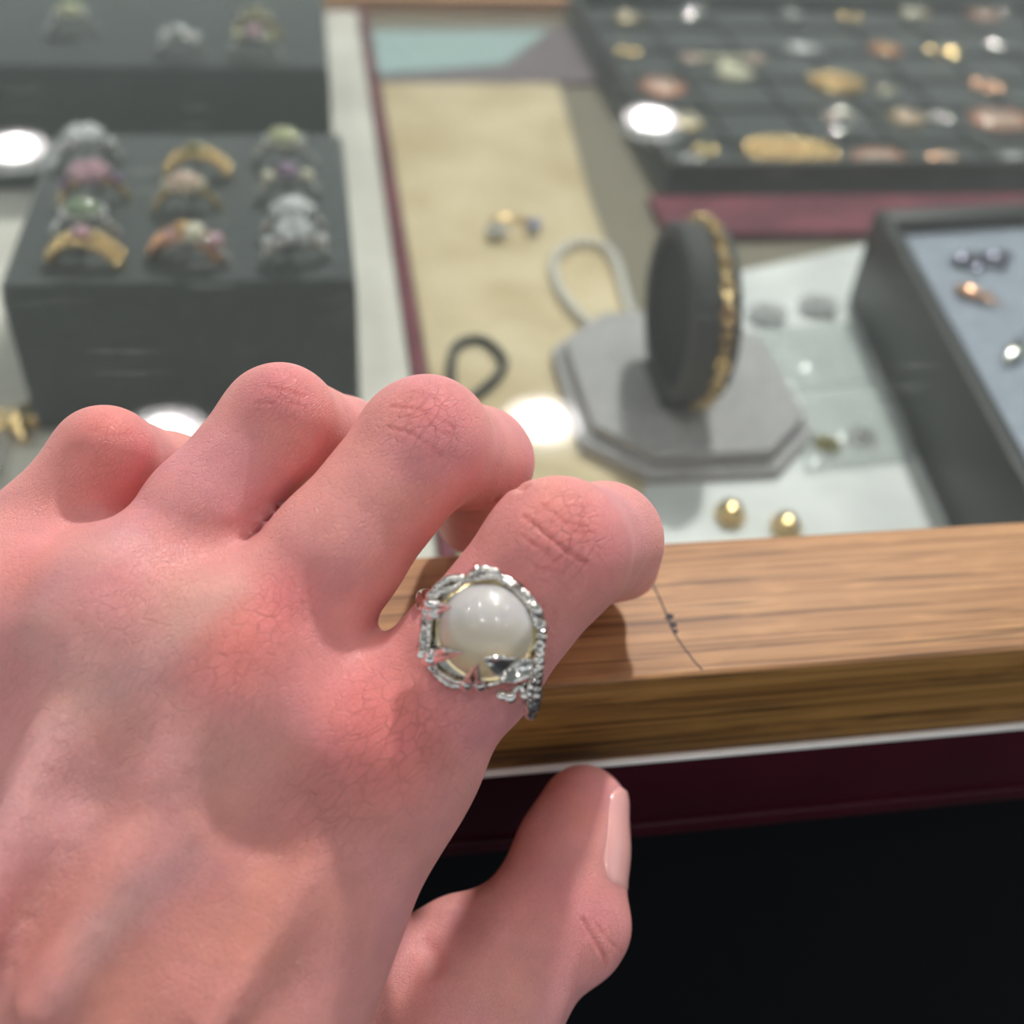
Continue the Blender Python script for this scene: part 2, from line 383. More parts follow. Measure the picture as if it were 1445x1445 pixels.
def surface_nets(lo, hi, h):
    # coarse pass picks the blocks near the surface
    n = np.ceil((hi - lo) / h).astype(int) + 1
    c = 4
    nc = (n + c - 1) // c + 1
    gx = [lo[i] + np.arange(nc[i]) * h * c for i in range(3)]
    P = np.stack(np.meshgrid(*gx, indexing='ij'), -1).reshape(-1, 3)
    dc = sdf(P).reshape(nc)
    lim = h * c * 1.9
    near = np.abs(dc) < lim
    full = np.repeat(np.repeat(np.repeat(dc, c, 0), c, 1), c, 2)[:n[0], :n[1], :n[2]].copy()
    nn = near.copy()
    for ax in range(3):
        nn[tuple(slice(None, -1) if i == ax else slice(None) for i in range(3))] |= near[tuple(slice(1, None) if i == ax else slice(None) for i in range(3))]
    nf = np.repeat(np.repeat(np.repeat(nn, c, 0), c, 1), c, 2)[:n[0], :n[1], :n[2]]
    idx = np.argwhere(nf)
    vals = np.empty(len(idx), np.float32)
    for s in range(0, len(idx), 400000):
        vals[s:s + 400000] = sdf(lo + idx[s:s + 400000] * h)
    full[nf] = vals
    D = full; ins = D < 0
    cn = [ins[i:n[0] - 1 + i, j:n[1] - 1 + j, k:n[2] - 1 + k] for i in (0, 1) for j in (0, 1) for k in (0, 1)]
    sm = sum(x.astype(np.int8) for x in cn)
    cells = np.argwhere((sm > 0) & (sm < 8))
    vid = -np.ones(n - 1, int); vid[tuple(cells.T)] = np.arange(len(cells))
    acc = np.zeros((len(cells), 3)); cnt = np.zeros(len(cells))
    corners = [(i, j, k) for i in (0, 1) for j in (0, 1) for k in (0, 1)]
    for a in range(8):
        for b in range(a + 1, 8):
            ca, cb = np.array(corners[a]), np.array(corners[b])
            if np.abs(ca - cb).sum() != 1: continue
            da = D[tuple((cells + ca).T)]; db = D[tuple((cells + cb).T)]
            m = (da < 0) != (db < 0)
            t = da[m] / (da[m] - db[m])
            acc[m] += ca + (cb - ca) * t[:, None]; cnt[m] += 1
    V = lo + (cells + acc / cnt[:, None]) * h
    Q = []
    for ax in range(3):
        u, v = (ax + 1) % 3, (ax + 2) % 3
        e = np.zeros(3, int); e[ax] = 1
        sl0 = tuple(slice(0, -1) if i == ax else slice(1, -1) for i in range(3))
        sl1 = tuple(slice(1, None) if i == ax else slice(1, -1) for i in range(3))
        A = ins[sl0]; B = ins[sl1]
        ed = np.argwhere(A != B); off = np.ones(3, int); off[ax] = 0; ed = ed + off
        du = np.zeros(3, int); du[u] = 1; dv = np.zeros(3, int); dv[v] = 1
        q = np.stack([vid[tuple((ed - du - dv).T)], vid[tuple((ed - dv).T)], vid[tuple(ed.T)], vid[tuple((ed - du).T)]], 1)
        flip = ~ins[tuple(ed.T)]
        q[flip] = q[flip][:, ::-1]
        Q.append(q)
    return V, np.concatenate(Q)
def grad(p, e=.25):
    g = np.empty((len(p), 3), np.float32)
    for i in range(3):
        o = np.zeros(3); o[i] = e
        g[:, i] = sdf(p + o) - sdf(p - o)
    return g / (np.linalg.norm(g, axis=1)[:, None] + 1e-9)
def hit(pts):
    """points on the hand under given pixels"""
    rd = np.array([ray(*p) for p in pts]); rd /= np.linalg.norm(rd, axis=1)[:, None]
    t = np.full(len(pts), 80.0)
    for _ in range(60): t += sdf(CAM + rd * t[:, None]) * .9
    return CAM + rd * t[:, None]
allp = np.array([v[0] for v in J.values()])
lo = np.array([-140., -75., -95.]); hi = np.array([75., 175., 75.])
def polydist(P, A):
    d = np.full(len(P), 1e9)
    for a, b in zip(A[:-1], A[1:]):
        ab = b - a; t = np.clip(((P - a) @ ab) / (ab @ ab + 1e-9), 0, 1)
        d = np.minimum(d, np.linalg.norm(P - a - t[:, None] * ab, axis=1))
    return d
CREASE = [
    ([(738, 728), (760, 745), (795, 775), (828, 795)], .15, .34), ([(765, 712), (790, 732), (806, 740), (830, 744)], .08, .3), ([(748, 765), (766, 775), (786, 796)], .06, .3),
    ([(758, 800), (790, 808)], .05, .35), ([(795, 738), (812, 752), (838, 752)], .08, .28), ([(815, 702), (824, 722), (822, 748), (828, 768)], .06, .28), ([(780, 752), (775, 765)], .07, .28), ([(805, 765), (798, 782), (785, 790)], .06, .28),
    ([(735, 755), (752, 768)], .05, .3), ([(552, 574), (590, 578), (640, 604)], .12, .32), ([(580, 553), (606, 558), (628, 575)], .06, .28), ([(548, 604), (580, 612), (622, 640)], .07, .3), ([(600, 588), (612, 606), (634, 615)], .05, .28), ([(575, 590), (580, 606)], .04, .28),
    ([(378, 546), (400, 551), (428, 558)], .08, .32), ([(360, 568), (385, 570)], .04, .3), ([(395, 560), (412, 570), (430, 574)], .04, .3),
    ([(125, 605), (155, 615), (185, 612)], .03, .4),
    ([(667, 716), (700, 710), (738, 690)], .45, .7),
    ([(822, 1298), (840, 1330), (856, 1358)], .16, .4), ([(842, 1305), (862, 1332), (878, 1345)], .08, .35), ([(640, 1275), (690, 1290), (740, 1300)], .18, .9), ([(660, 1300), (720, 1320), (780, 1325)], .10, .8),
    ([(600, 1330), (612, 1345), (618, 1365)], .5, 1.2)]
HV, HQ = surface_nets(lo, hi, HRES := 1.5)
me = bpy.data.meshes.new('hand'); me.from_pydata(HV.tolist(), [], HQ.tolist())
bm = bmesh.new(); bm.from_mesh(me)
# densify only what is in the picture
bmesh.ops.smooth_vert(bm, verts=bm.verts, factor=.3, use_axis_x=True, use_axis_y=True, use_axis_z=True)
co = np.array([v.co for v in bm.verts]); rel = (co - CAM) @ RW
pxs = 722.5 - rel[:, 0] / rel[:, 2] * F_PX; pys = 722.5 + rel[:, 1] / rel[:, 2] * F_PX
inside = (pxs > -120) & (pys < 1560) & (pxs < 1500)
bm.verts.ensure_lookup_table()
es = [e for e in bm.edges if inside[e.verts[0].index] and inside[e.verts[1].index]]
bmesh.ops.subdivide_edges(bm, edges=es, cuts=2, use_grid_fill=True)
co = np.array([v.co for v in bm.verts]); near = np.zeros(len(co), bool)
for pts, dep, wd in CREASE:
    if wd < .65: near |= polydist(co, hit(pts)) < 1.9
bm.verts.ensure_lookup_table()
bmesh.ops.subdivide_edges(bm, edges=[e for e in bm.edges if near[e.verts[0].index] and near[e.verts[1].index]], cuts=1, use_grid_fill=True)
bm.to_mesh(me); bm.free()
nv = len(me.vertices); co = np.empty(nv * 3); me.vertices.foreach_get('co', co); co = co.reshape(-1, 3)
for _ in range(3):
    co = co - np.clip(sdf(co), -.45, .45)[:, None] * grad(co)
def raw_mag(p, e=.6):
    g = np.zeros(len(p))
    for i in range(3):
        o = np.zeros(3); o[i] = e; g += ((sdf(p + o) - sdf(p - o)) / (2 * e)) ** 2
    return np.sqrt(g)
ill = raw_mag(co) < .92
ne = len(me.edges); ev = np.empty(ne * 2, int); me.edges.foreach_get('vertices', ev); ev = ev.reshape(-1, 2)
grow = ill.copy()
for _ in range(3):
    g0 = grow.copy(); grow[ev[:, 0]] |= g0[ev[:, 1]]; grow[ev[:, 1]] |= g0[ev[:, 0]]
deg = np.bincount(ev.ravel(), minlength=nv)
for _ in range(45):
    acc = np.stack([np.bincount(ev[:, 0], co[ev[:, 1], k], nv) + np.bincount(ev[:, 1], co[ev[:, 0], k], nv) for k in range(3)], 1) / deg[:, None]
    co[grow] = .4 * co[grow] + .6 * acc[grow]
nrm = grad(co)
dist_px = None
disp = np.zeros(nv)
# skin folds over the finger joints and the web (polylines laid on the surface)
for pts, dep, wd in CREASE:
    A = hit(pts); d = polydist(co, A); disp -= dep * np.exp(-(d / wd) ** 2) - dep * .2 * np.exp(-((d - wd * 2) / wd) ** 2)
# soft hollows and ridges on the back
SOFT = [([(110, 1120), (200, 1150)], -.9, 4), ([(330, 1160), (385, 1210)], -.6, 3), ([(90, 1400), (180, 1260), (270, 1180)], .5, 3), ([(440, 880), (480, 960)], -.8, 6), ([(250, 870), (235, 960)], -.8, 6),
        ([(40, 850), (40, 950)], -.7, 6), ([(640, 980), (650, 1080)], -.9, 4), ([(420, 1200), (560, 1180)], -.9, 6), ([(330, 1330), (450, 1400)], -.5, 6), ([(300, 960), (250, 1060), (60, 1200)], .35, 3), ([(180, 740), (60, 870)], .4, 4)]
for pts, dep, wd in SOFT:
    A = hit(pts); d = polydist(co, A); disp += dep * np.exp(-(d / wd) ** 2)
co = co + nrm * disp[:, None]
me.vertices.foreach_set('co', (co * MM).ravel()); me.polygons.foreach_set('use_smooth', [True] * len(me.polygons)); me.update()
# skin colour: knuckle redness, bluish veins, plus painted shade and tendon highlights
base = np.array(s2l(234, 170, 162)); col = np.tile(base, (nv, 1))
def blend(c, wgt): 
    global col
    col = col * (1 - wgt[:, None]) + np.array(c)[None] * wgt[:, None]
RED = s2l(238, 128, 126); PALE = s2l(238, 196, 188); BRN = s2l(216, 148, 136); PINK = s2l(236, 156, 154)
fingc = [('Ia', 'I3'), ('Ma', 'M3'), ('Ra', 'R3'), ('Pa', 'P3')]
for ch in chains:
    d = polydist(co, [J[c][0] for c in ch]); blend(s2l(238, 162, 158), .6 * (1 / (1 + np.exp((d - 13) / 1.5))))
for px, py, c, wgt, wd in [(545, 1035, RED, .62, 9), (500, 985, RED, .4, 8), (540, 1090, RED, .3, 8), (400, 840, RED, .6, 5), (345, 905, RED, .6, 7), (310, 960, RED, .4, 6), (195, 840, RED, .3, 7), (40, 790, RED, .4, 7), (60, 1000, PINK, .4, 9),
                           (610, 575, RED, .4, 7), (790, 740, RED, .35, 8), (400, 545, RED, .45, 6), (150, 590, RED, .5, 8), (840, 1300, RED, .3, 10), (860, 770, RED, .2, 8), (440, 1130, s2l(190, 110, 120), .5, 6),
                           (150, 1130, s2l(160, 118, 116), .55, 4.5), (360, 1190, s2l(170, 116, 124), .5, 3), (120, 960, PALE, .5, 7), (250, 850, PALE, .4, 6), (60, 1130, PALE, .5, 8), (300, 1080, PALE, .3, 9),  # grey patch in the left hollow is painted shade
                           (830, 1130, RED, .25, 7), (300, 1350, BRN, .75, 20), (100, 1300, BRN, .4, 12), (120, 1430, s2l(220, 146, 126), .4, 10), (440, 1250, BRN, .5, 11)]:  # brown on the lower back paints the shade where it turns away
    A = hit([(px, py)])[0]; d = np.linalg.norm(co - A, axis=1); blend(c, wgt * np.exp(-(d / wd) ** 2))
for pts in ([(90, 1420), (140, 1320), (260, 1210)], [(200, 1250), (140, 1330)], [(180, 760), (40, 900)], [(330, 830), (180, 960), (60, 1040)]):  # paler streaks paint the highlights along tendon ridges
    d = polydist(co, hit(pts)); blend(s2l(226, 184, 178), .4 * np.exp(-(d / 2.6) ** 2))
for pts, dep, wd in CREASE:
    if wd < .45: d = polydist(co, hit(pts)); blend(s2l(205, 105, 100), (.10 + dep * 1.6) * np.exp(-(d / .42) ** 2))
wr_ = np.zeros(nv)
for px, py, wgt, wd in [(795, 755, 1, 6), (780, 730, .6, 5), (605, 590, .8, 6), (400, 560, .5, 5), (150, 610, .3, 5), (550, 1040, .9, 9), (470, 1130, .6, 9), (380, 870, .7, 6), (310, 950, .6, 7), (60, 1000, .4, 12),
                        (860, 1330, .5, 7), (700, 1270, .35, 8), (230, 1010, .4, 10), (640, 1090, .4, 8), (180, 870, .35, 8)]:
    wr_ = np.maximum(wr_, wgt * np.exp(-(np.linalg.norm(co - hit([(px, py)])[0], axis=1) / wd) ** 2))
wa = me.attributes.new('Wrinkle', 'FLOAT', 'POINT'); wa.data.foreach_set('value', wr_)
ca = me.color_attributes.new('PigmentShade', 'FLOAT_COLOR', 'POINT')
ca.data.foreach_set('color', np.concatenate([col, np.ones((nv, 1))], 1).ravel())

skin = mat('skin', (.8, .5, .45), .42); b = skin.node_tree.nodes['Principled BSDF']
b.inputs['Subsurface Weight'].default_value = .35; b.inputs['Subsurface Radius'].default_value = (1.0, .35, .2); b.inputs['Subsurface Scale'].default_value = .003
b.inputs['Specular IOR Level'].default_value = .35
at = nd(skin, 'ShaderNodeVertexColor', layer_name='PigmentShade')
tc = nd(skin, 'ShaderNodeTexCoord')
# rotate so local Y runs along the fingers
fa = J['I1'][0] - J['I0'][0]; fa /= np.linalg.norm(fa)
fb = np.cross(ndir, fa); fb /= np.linalg.norm(fb); fc = np.cross(fa, fb)
Rm = Matrix([list(fb), list(fa), list(fc)])     # world -> local
eu = Rm.to_euler('XYZ')
mp0 = nd(skin, 'ShaderNodeMapping'); mp0.inputs['Rotation'].default_value = eu; lk(skin, tc.outputs['Object'], mp0.inputs[0])
nz = nd(skin, 'ShaderNodeTexNoise', i_Scale=260, i_Detail=3); lk(skin, mp0.outputs[0], nz.inputs[0])
wob = nd(skin, 'ShaderNodeVectorMath', operation='MULTIPLY_ADD'); wob.inputs[1].default_value = (.0012, .0012, .0012)
lk(skin, nz.outputs['Color'], wob.inputs[0]); lk(skin, mp0.outputs[0], wob.inputs[2])
def vor(sx, sy, sz, scale, feat='DISTANCE_TO_EDGE'):
    m_ = nd(skin, 'ShaderNodeMapping', i_Scale=(sx, sy, sz)); lk(skin, wob.outputs[0], m_.inputs[0])
    v_ = nd(skin, 'ShaderNodeTexVoronoi', feature=feat, i_Scale=scale); lk(skin, m_.outputs[0], v_.inputs['Vector'])
    r_ = nd(skin, 'ShaderNodeMapRange'); r_.inputs[2].default_value = .09; r_.interpolation_type = 'SMOOTHSTEP'
    lk(skin, v_.outputs['Distance'], r_.inputs[0]); return r_
v1 = vor(.55, 1.2, 1, 1450); v2 = vor(1, 1.3, 1, 2300)
n4 = nd(skin, 'ShaderNodeTexNoise', i_Scale=120, i_Detail=2); lk(skin, mp0.outputs[0], n4.inputs[0])
ma = nd(skin, 'ShaderNodeMath', operation='MULTIPLY'); lk(skin, v1.outputs[0], ma.inputs[0]); lk(skin, n4.outputs[0], ma.inputs[1])
mb_ = nd(skin, 'ShaderNodeMath', operation='MULTIPLY_ADD'); mb_.inputs[1].default_value = .28; lk(skin, v2.outputs[0], mb_.inputs[0]); lk(skin, ma.outputs[0], mb_.inputs[2])
mL = nd(skin, 'ShaderNodeMapping', i_Scale=(170, 1100, 400), i_Rotation=(0, 0, .35)); lk(skin, wob.outputs[0], mL.inputs[0])
nL = nd(skin, 'ShaderNodeTexNoise', i_Scale=1.0, i_Detail=2); lk(skin, mL.outputs[0], nL.inputs[0])
aL = nd(skin, 'ShaderNodeMath', operation='SUBTRACT'); aL.inputs[1].default_value = .5; lk(skin, nL.outputs[0], aL.inputs[0])
bL = nd(skin, 'ShaderNodeMath', operation='ABSOLUTE'); lk(skin, aL.outputs[0], bL.inputs[0])
rL = nd(skin, 'ShaderNodeMapRange'); rL.inputs[2].default_value = .035; lk(skin, bL.outputs[0], rL.inputs[0])
sL = nd(skin, 'ShaderNodeMath', operation='MULTIPLY_ADD'); sL.inputs[1].default_value = .35; lk(skin, rL.outputs[0], sL.inputs[0]); lk(skin, mb_.outputs[0], sL.inputs[2])
wA = nd(skin, 'ShaderNodeAttribute', attribute_name='Wrinkle')
v3 = vor(.34, 1.0, .8, 800); v3.inputs[2].default_value = .07
iv = nd(skin, 'ShaderNodeMath', operation='SUBTRACT'); iv.inputs[1].default_value = 1.0; lk(skin, v3.outputs[0], iv.inputs[0])
w3 = nd(skin, 'ShaderNodeMath', operation='MULTIPLY'); lk(skin, iv.outputs[0], w3.inputs[0]); lk(skin, wA.outputs['Fac'], w3.inputs[1])
s3 = nd(skin, 'ShaderNodeMath', operation='MULTIPLY_ADD'); s3.inputs[1].default_value = 1.3; lk(skin, w3.outputs[0], s3.inputs[0]); lk(skin, sL.outputs[0], s3.inputs[2])
bp = nd(skin, 'ShaderNodeBump', i_Strength=.7, i_Distance=.00018); lk(skin, s3.outputs[0], bp.inputs['Height']); lk(skin, bp.outputs[0], b.inputs['Normal'])
mot = nd(skin, 'ShaderNodeTexNoise', i_Scale=170, i_Detail=5); lk(skin, tc.outputs['Object'], mot.inputs[0])
mr_ = nd(skin, 'ShaderNodeMapRange'); mr_.inputs[1].default_value = .3; mr_.inputs[2].default_value = .7; mr_.inputs[3].default_value = .93; mr_.inputs[4].default_value = 1.07; lk(skin, mot.outputs[0], mr_.inputs[0])
cr = nd(skin, 'ShaderNodeMapRange'); cr.inputs[3].default_value = .955; cr.inputs[4].default_value = 1.0; lk(skin, v1.outputs[0], cr.inputs[0])
mm_ = nd(skin, 'ShaderNodeMath', operation='MULTIPLY'); lk(skin, mr_.outputs[0], mm_.inputs[0]); lk(skin, cr.outputs[0], mm_.inputs[1])
vm = nd(skin, 'ShaderNodeVectorMath', operation='SCALE'); lk(skin, at.outputs['Color'], vm.inputs[0]); k3 = nd(skin, 'ShaderNodeMath', operation='MULTIPLY_ADD'); k3.inputs[1].default_value = .22; k3.inputs[2].default_value = 1.0; lk(skin, w3.outputs[0], k3.inputs[0])
k4 = nd(skin, 'ShaderNodeMath', operation='MULTIPLY'); lk(skin, mm_.outputs[0], k4.inputs[0]); lk(skin, k3.outputs[0], k4.inputs[1]); lk(skin, k4.outputs[0], vm.inputs['Scale']); bn = nd(skin, 'ShaderNodeTexNoise', i_Scale=55, i_Detail=3); lk(skin, tc.outputs['Object'], bn.inputs[0])
br_ = nd(skin, 'ShaderNodeValToRGB'); br_.color_ramp.elements[0].position = .36; br_.color_ramp.elements[1].position = .64
br_.color_ramp.elements[0].color = (.95, .88, .99, 1); br_.color_ramp.elements[1].color = (1.0, .95, .92, 1); lk(skin, bn.outputs[0], br_.inputs[0])
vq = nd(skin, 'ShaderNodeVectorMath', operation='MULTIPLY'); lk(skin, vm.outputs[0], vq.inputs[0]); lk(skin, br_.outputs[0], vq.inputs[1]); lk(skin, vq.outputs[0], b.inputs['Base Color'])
me.materials.append(skin)
hand = bpy.data.objects.new('hand', me); link(hand)
tag(hand, "person's bare left hand curled over the oak counter rail, wearing a silver ring", 'hand')
#NEXT
# thumb nail: a thin shell riding on the finger surface
ta = J['T3'][0] - J['T2'][0]; ta /= np.linalg.norm(ta)
tv = CAM - J['T3'][0]; tv -= ta * (tv @ ta); tv /= np.linalg.norm(tv)
tr_ = np.cross(ta, tv)
def on_skin(o, d, off=.0):
    o = np.array(o, float); t = np.full(len(o), 16.0)
    for _ in range(40): t -= sdf(o + d * t[:, None]) * .9
    return o + d * (t[:, None] + off)
nu_, nv_ = 15, 17; O_, Dr, Lf = [], [], []
for lay, off in ((0, .22), (1, -.5)):
    for j in range(nv_):
        q = j / (nv_ - 1); s = -11.5 + 16.5 * q
        sp_ = math.radians(50) * (1 - max(0, (q - .78) / .22) ** 2 * .42) * (1 - max(0, (.25 - q) / .25) ** 2 * .35)
        for i in range(nu_):
            an = math.radians(14) + sp_ * (2 * i / (nu_ - 1) - 1)
            d = tr_ * math.cos(an) + tv * math.sin(an)
            if s > 1.5: k = (s - 1.5) / 7.5; d = d * math.cos(k) + ta * math.sin(k)
            O_.append(J['T3'][0] + ta * min(s, 1.5)); Dr.append(d)
            Lf.append(off + (.3 * max(0, q - .8) / .2 if lay == 0 else 0) - (.5 if (lay == 0 and (i in (0, nu_ - 1) or j == 0)) else 0))
V = list(on_skin(O_, np.array(Dr), np.array(Lf)[:, None]))
Fn = []; L = nu_ * nv_
for j in range(nv_ - 1):
    for i in range(nu_ - 1):
        a0 = j * nu_ + i; Fn.append((a0, a0 + 1, a0 + nu_ + 1, a0 + nu_)); Fn.append((L + a0, L + a0 + nu_, L + a0 + nu_ + 1, L + a0 + 1))
rim = [i for i in range(nu_)] + [j * nu_ + nu_ - 1 for j in range(1, nv_)] + [(nv_ - 1) * nu_ + i for i in range(nu_ - 2, -1, -1)] + [j * nu_ for j in range(nv_ - 2, 0, -1)]
for k in range(len(rim)):
    a0, b0 = rim[k], rim[(k + 1) % len(rim)]; Fn.append((b0, a0, a0 + L, b0 + L))
nb = MB(); nb.add(V, Fn)
nail_m = mat('nail', s2l(236, 176, 172), .25, 0, Coat_Weight=.4)
tag(nb.build('nail', nail_m, hand), 'pale glossy thumb nail')

# ------------------------------------------------------------------ moonstone ring on the index finger
A0 = U(665, 931, 152)
B0, B1 = J['I0'][0], J['I1'][0]; ax = J['I1'][0] - J['Ia'][0]; ax /= np.linalg.norm(ax)
A0 = J['Ia'][0] + ax * ((A0 - J['Ia'][0]) @ ax)
nn_ = CAM - A0; nn_ -= ax * (nn_ @ ax); nn_ /= np.linalg.norm(nn_)
e2 = np.cross(ax, nn_)
nn_ = nn_ * math.cos(-.03) - e2 * math.sin(.03); nn_ /= np.linalg.norm(nn_); e2 = np.cross(ax, nn_)
def rp(X, Y, h):       # coordinates of the enlarged ring crop -> point on the plane h above the finger axis
    px, py = 520 + X / 4.25, 740 + Y / 4.25
    r = ray(px, py); o = A0 + nn_ * h
    return CAM + r * (((o - CAM) @ nn_) / (r @ nn_))
ring = empty('gemstone_ring', tuple(A0), label='silver branch ring with large round milky white stone on the index finger', cat='ring')
ring.empty_display_size = .002
Minv = Matrix.Translation(tuple(-A0 * MM))
def rpart(mb, name, mt, **k):
    o = mb.build(name, mt, ring, **k); o.matrix_parent_inverse = Minv; return o
HB = 11.6
cs = rp(697, 640, HB + 1.2) - nn_ * 1.2
Mr = None
rs = .5 * np.linalg.norm(rp(412, 640, HB + 1) - rp(984, 640, HB + 1))
Mr = np.array([e2, ax, nn_]).T
stone_m = mat('moonstone', (.93, .86, .80), .36, 0, Transmission_Weight=.4, IOR=1.45, Coat_Weight=1.0, Coat_Roughness=.02, Subsurface_Weight=.6, Subsurface_Scale=.004)
stone_m.node_tree.nodes['Principled BSDF'].inputs['Subsurface Radius'].default_value = (1, .8, .55)
a = MB()
Mr = np.array([e2, ax, nn_]).T
def dp(X, Y, off=.3, hb=None):
    """point on the dome (or on the border plane beside it), raised by off"""
    px, py = 520 + X / 4.25, 740 + Y / 4.25; r = ray(px, py)
    o = (Mr.T @ (CAM - cs)) / np.array([rs, rs, 5.6]); d = (Mr.T @ r) / np.array([rs, rs, 5.6])
    A_, B_, C_ = d @ d, 2 * o @ d, o @ o - 1; q = B_ * B_ - 4 * A_ * C_
    if q > 0:
        p = CAM + r * ((-B_ - math.sqrt(q)) / (2 * A_))
        if (p - cs) @ nn_ > .1:
            l = Mr.T @ (p - cs); g = np.array([l[0] / rs ** 2, l[1] / rs ** 2, l[2] / 5.6 ** 2]); g = Mr @ g; return p + off * g / np.linalg.norm(g)
    return rp(X, Y, HB + .2 + off if hb is None else hb)
prof = [(0, -1.4), (rs * .8, -1.4), (rs * .97, -.7), (rs, 0)] + [(rs * math.cos(t), 5.6 * math.sin(t)) for t in np.linspace(.08, math.pi / 2, 22)]
V = []; n = 56
for r_, z_ in prof[:-1]:
    for i in range(n): V.append(cs + Mr @ np.array([max(r_, .001) * math.cos(2 * math.pi * i / n), max(r_, .001) * math.sin(2 * math.pi * i / n), z_]))
V.append(cs + nn_ * 5.6); Fc = []
for j in range(len(prof) - 2):
    for i in range(n): Fc.append((j * n + i, j * n + (i + 1) % n, (j + 1) * n + (i + 1) % n, (j + 1) * n + i))
j = len(prof) - 2
for i in range(n): Fc.append((j * n + i, j * n + (i + 1) % n, len(V) - 1))
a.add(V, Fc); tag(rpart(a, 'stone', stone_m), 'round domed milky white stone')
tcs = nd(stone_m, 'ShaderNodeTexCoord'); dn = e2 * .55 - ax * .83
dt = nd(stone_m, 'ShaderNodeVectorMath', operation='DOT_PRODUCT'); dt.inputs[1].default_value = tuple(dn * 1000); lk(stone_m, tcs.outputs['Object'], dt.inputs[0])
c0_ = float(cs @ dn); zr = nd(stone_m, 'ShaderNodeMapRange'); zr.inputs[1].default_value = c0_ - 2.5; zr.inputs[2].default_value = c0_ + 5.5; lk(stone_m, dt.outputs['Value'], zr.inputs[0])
zc = nd(stone_m, 'ShaderNodeValToRGB'); zc.color_ramp.elements[0].color = (.84, .81, .80, 1); zc.color_ramp.elements[1].color = (1.0, .80, .44, 1)  # painted glow: refracted warm light put into the stone's lower base colour
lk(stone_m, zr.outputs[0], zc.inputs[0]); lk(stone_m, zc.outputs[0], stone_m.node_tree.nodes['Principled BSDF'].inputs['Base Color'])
# cup under the stone
a = MB(); V = []; Fc = []
for r_, z_ in [(rs * .98, .6), (rs * 1.06, .5), (rs * 1.05, -1.2), (rs * .85, -2.4), (rs * .5, -2.6), (.01, -2.6)]:
    for i in range(n): V.append(cs + Mr @ np.array([r_ * math.cos(2 * math.pi * i / n) * (1 + .012 * math.sin(i * 2.3)), r_ * math.sin(2 * math.pi * i / n), z_]))
for j in range(5):
    for i in range(n): Fc.append((j * n + i, (j + 1) * n + i, (j + 1) * n + (i + 1) % n, j * n + (i + 1) % n))
a.add(V, Fc); rpart(a, 'bezel_cup', mat('warm_silver', (.9, .72, .42), .15, 1.0))
a = MB(); OUT = [(318, 800), (330, 700), (343, 590), (350, 480), (385, 410), (430, 362), (500, 326), (570, 327), (640, 294), (700, 280), (790, 315), (870, 350), (960, 440), (1015, 560), (1022, 700), (1018, 820), (1000, 900), (900, 945), (780, 955), (680, 970), (560, 970), (440, 932), (370, 850)]
V = [rp(x, y, HB - .7) for x, y in OUT] + [rp(x, y, HB - 1.5) for x, y in OUT]; n_ = len(OUT)
a.add(V, [tuple(range(n_))[::-1], tuple(range(n_, 2 * n_))] + [(i, (i + 1) % n_, (i + 1) % n_ + n_, i + n_) for i in range(n_)]); rpart(a, 'base_plate', silver)
def smooth_path(P, m=8):
    P = [np.array(p) for p in P]; out_ = []
    Q = [2 * P[0] - P[1]] + P + [2 * P[-1] - P[-2]]
    for i in range(1, len(Q) - 2):
        for k in range(m):
            t = k / m; a_, b_, c_, d_ = Q[i - 1], Q[i], Q[i + 1], Q[i + 2]
            out_.append(.5 * ((2 * b_) + (c_ - a_) * t + (2 * a_ - 5 * b_ + 4 * c_ - d_) * t * t + (3 * b_ - a_ - 3 * c_ + d_) * t ** 3))
    out_.append(P[-1]); return out_
def twig(mb, pts, r0, r1, rough=.12, m=8, seg=10, knots=.25):
    P = smooth_path(pts, m); k = len(P)
    R_ = [(r0 + (r1 - r0) * i / (k - 1)) * (1 + rough * math.sin(i * 1.9 + r0 * 9) * rng.uniform(.3, 1) + knots * (.6 if rng.random() < .1 else 0)) for i in range(k)]
    R_ = [x * 1.25 for x in R_]
    P = [p + np.array([rng.gauss(0, .03) for _ in range(3)]) for p in P]
    mb.tube(P, R_, seg)
# woven twig border round the stone
T = MB()
H1 = HB + .5
twig(T, [rp(318, 800, HB - .5), rp(330, 700, HB), rp(345, 590, HB), rp(348, 500, HB + .2), rp(380, 420, HB)], .55, .5)
twig(T, [rp(345, 800, HB - .2), rp(362, 690, HB + .2), rp(366, 590, HB + .4), rp(360, 500, HB + .4)], .38, .38)
twig(T, [rp(370, 430, HB), rp(420, 370, HB + .3), rp(490, 325, HB + .5), rp(565, 325, HB + .6)], .42, .42)
twig(T, [rp(385, 450, HB + .1), rp(450, 400, HB + .8), rp(520, 375, HB + .9), rp(570, 335, HB + .4)], .38, .34)
twig(T, [rp(600, 335, HB), rp(650, 290, HB + .4), rp(700, 278, HB + .7), rp(760, 290, HB + .7), rp(795, 325, HB + .3)], .6, .5, .16)
twig(T, [rp(580, 325, HB), rp(640, 325, HB + .9), rp(710, 312, HB + 1.1), rp(770, 315, HB + .6)], .38, .34)
twig(T, [rp(790, 320, HB), rp(850, 345, HB + .3), rp(910, 390, HB + .3), rp(960, 440, HB + .2), rp(1000, 500, HB - .3), rp(1018, 560, HB - .5)], .5, .55)
twig(T, [rp(800, 340, HB + .6), rp(870, 380, HB + .8), rp(930, 440, HB + .7), rp(985, 540, HB + .4), rp(1005, 620, HB)], .36, .4)
twig(T, [rp(370, 845, HB - 1), rp(405, 890, HB - .6), rp(440, 930, HB - .6), rp(500, 960, HB - .6), rp(560, 965, HB - .6)], .5, .45)
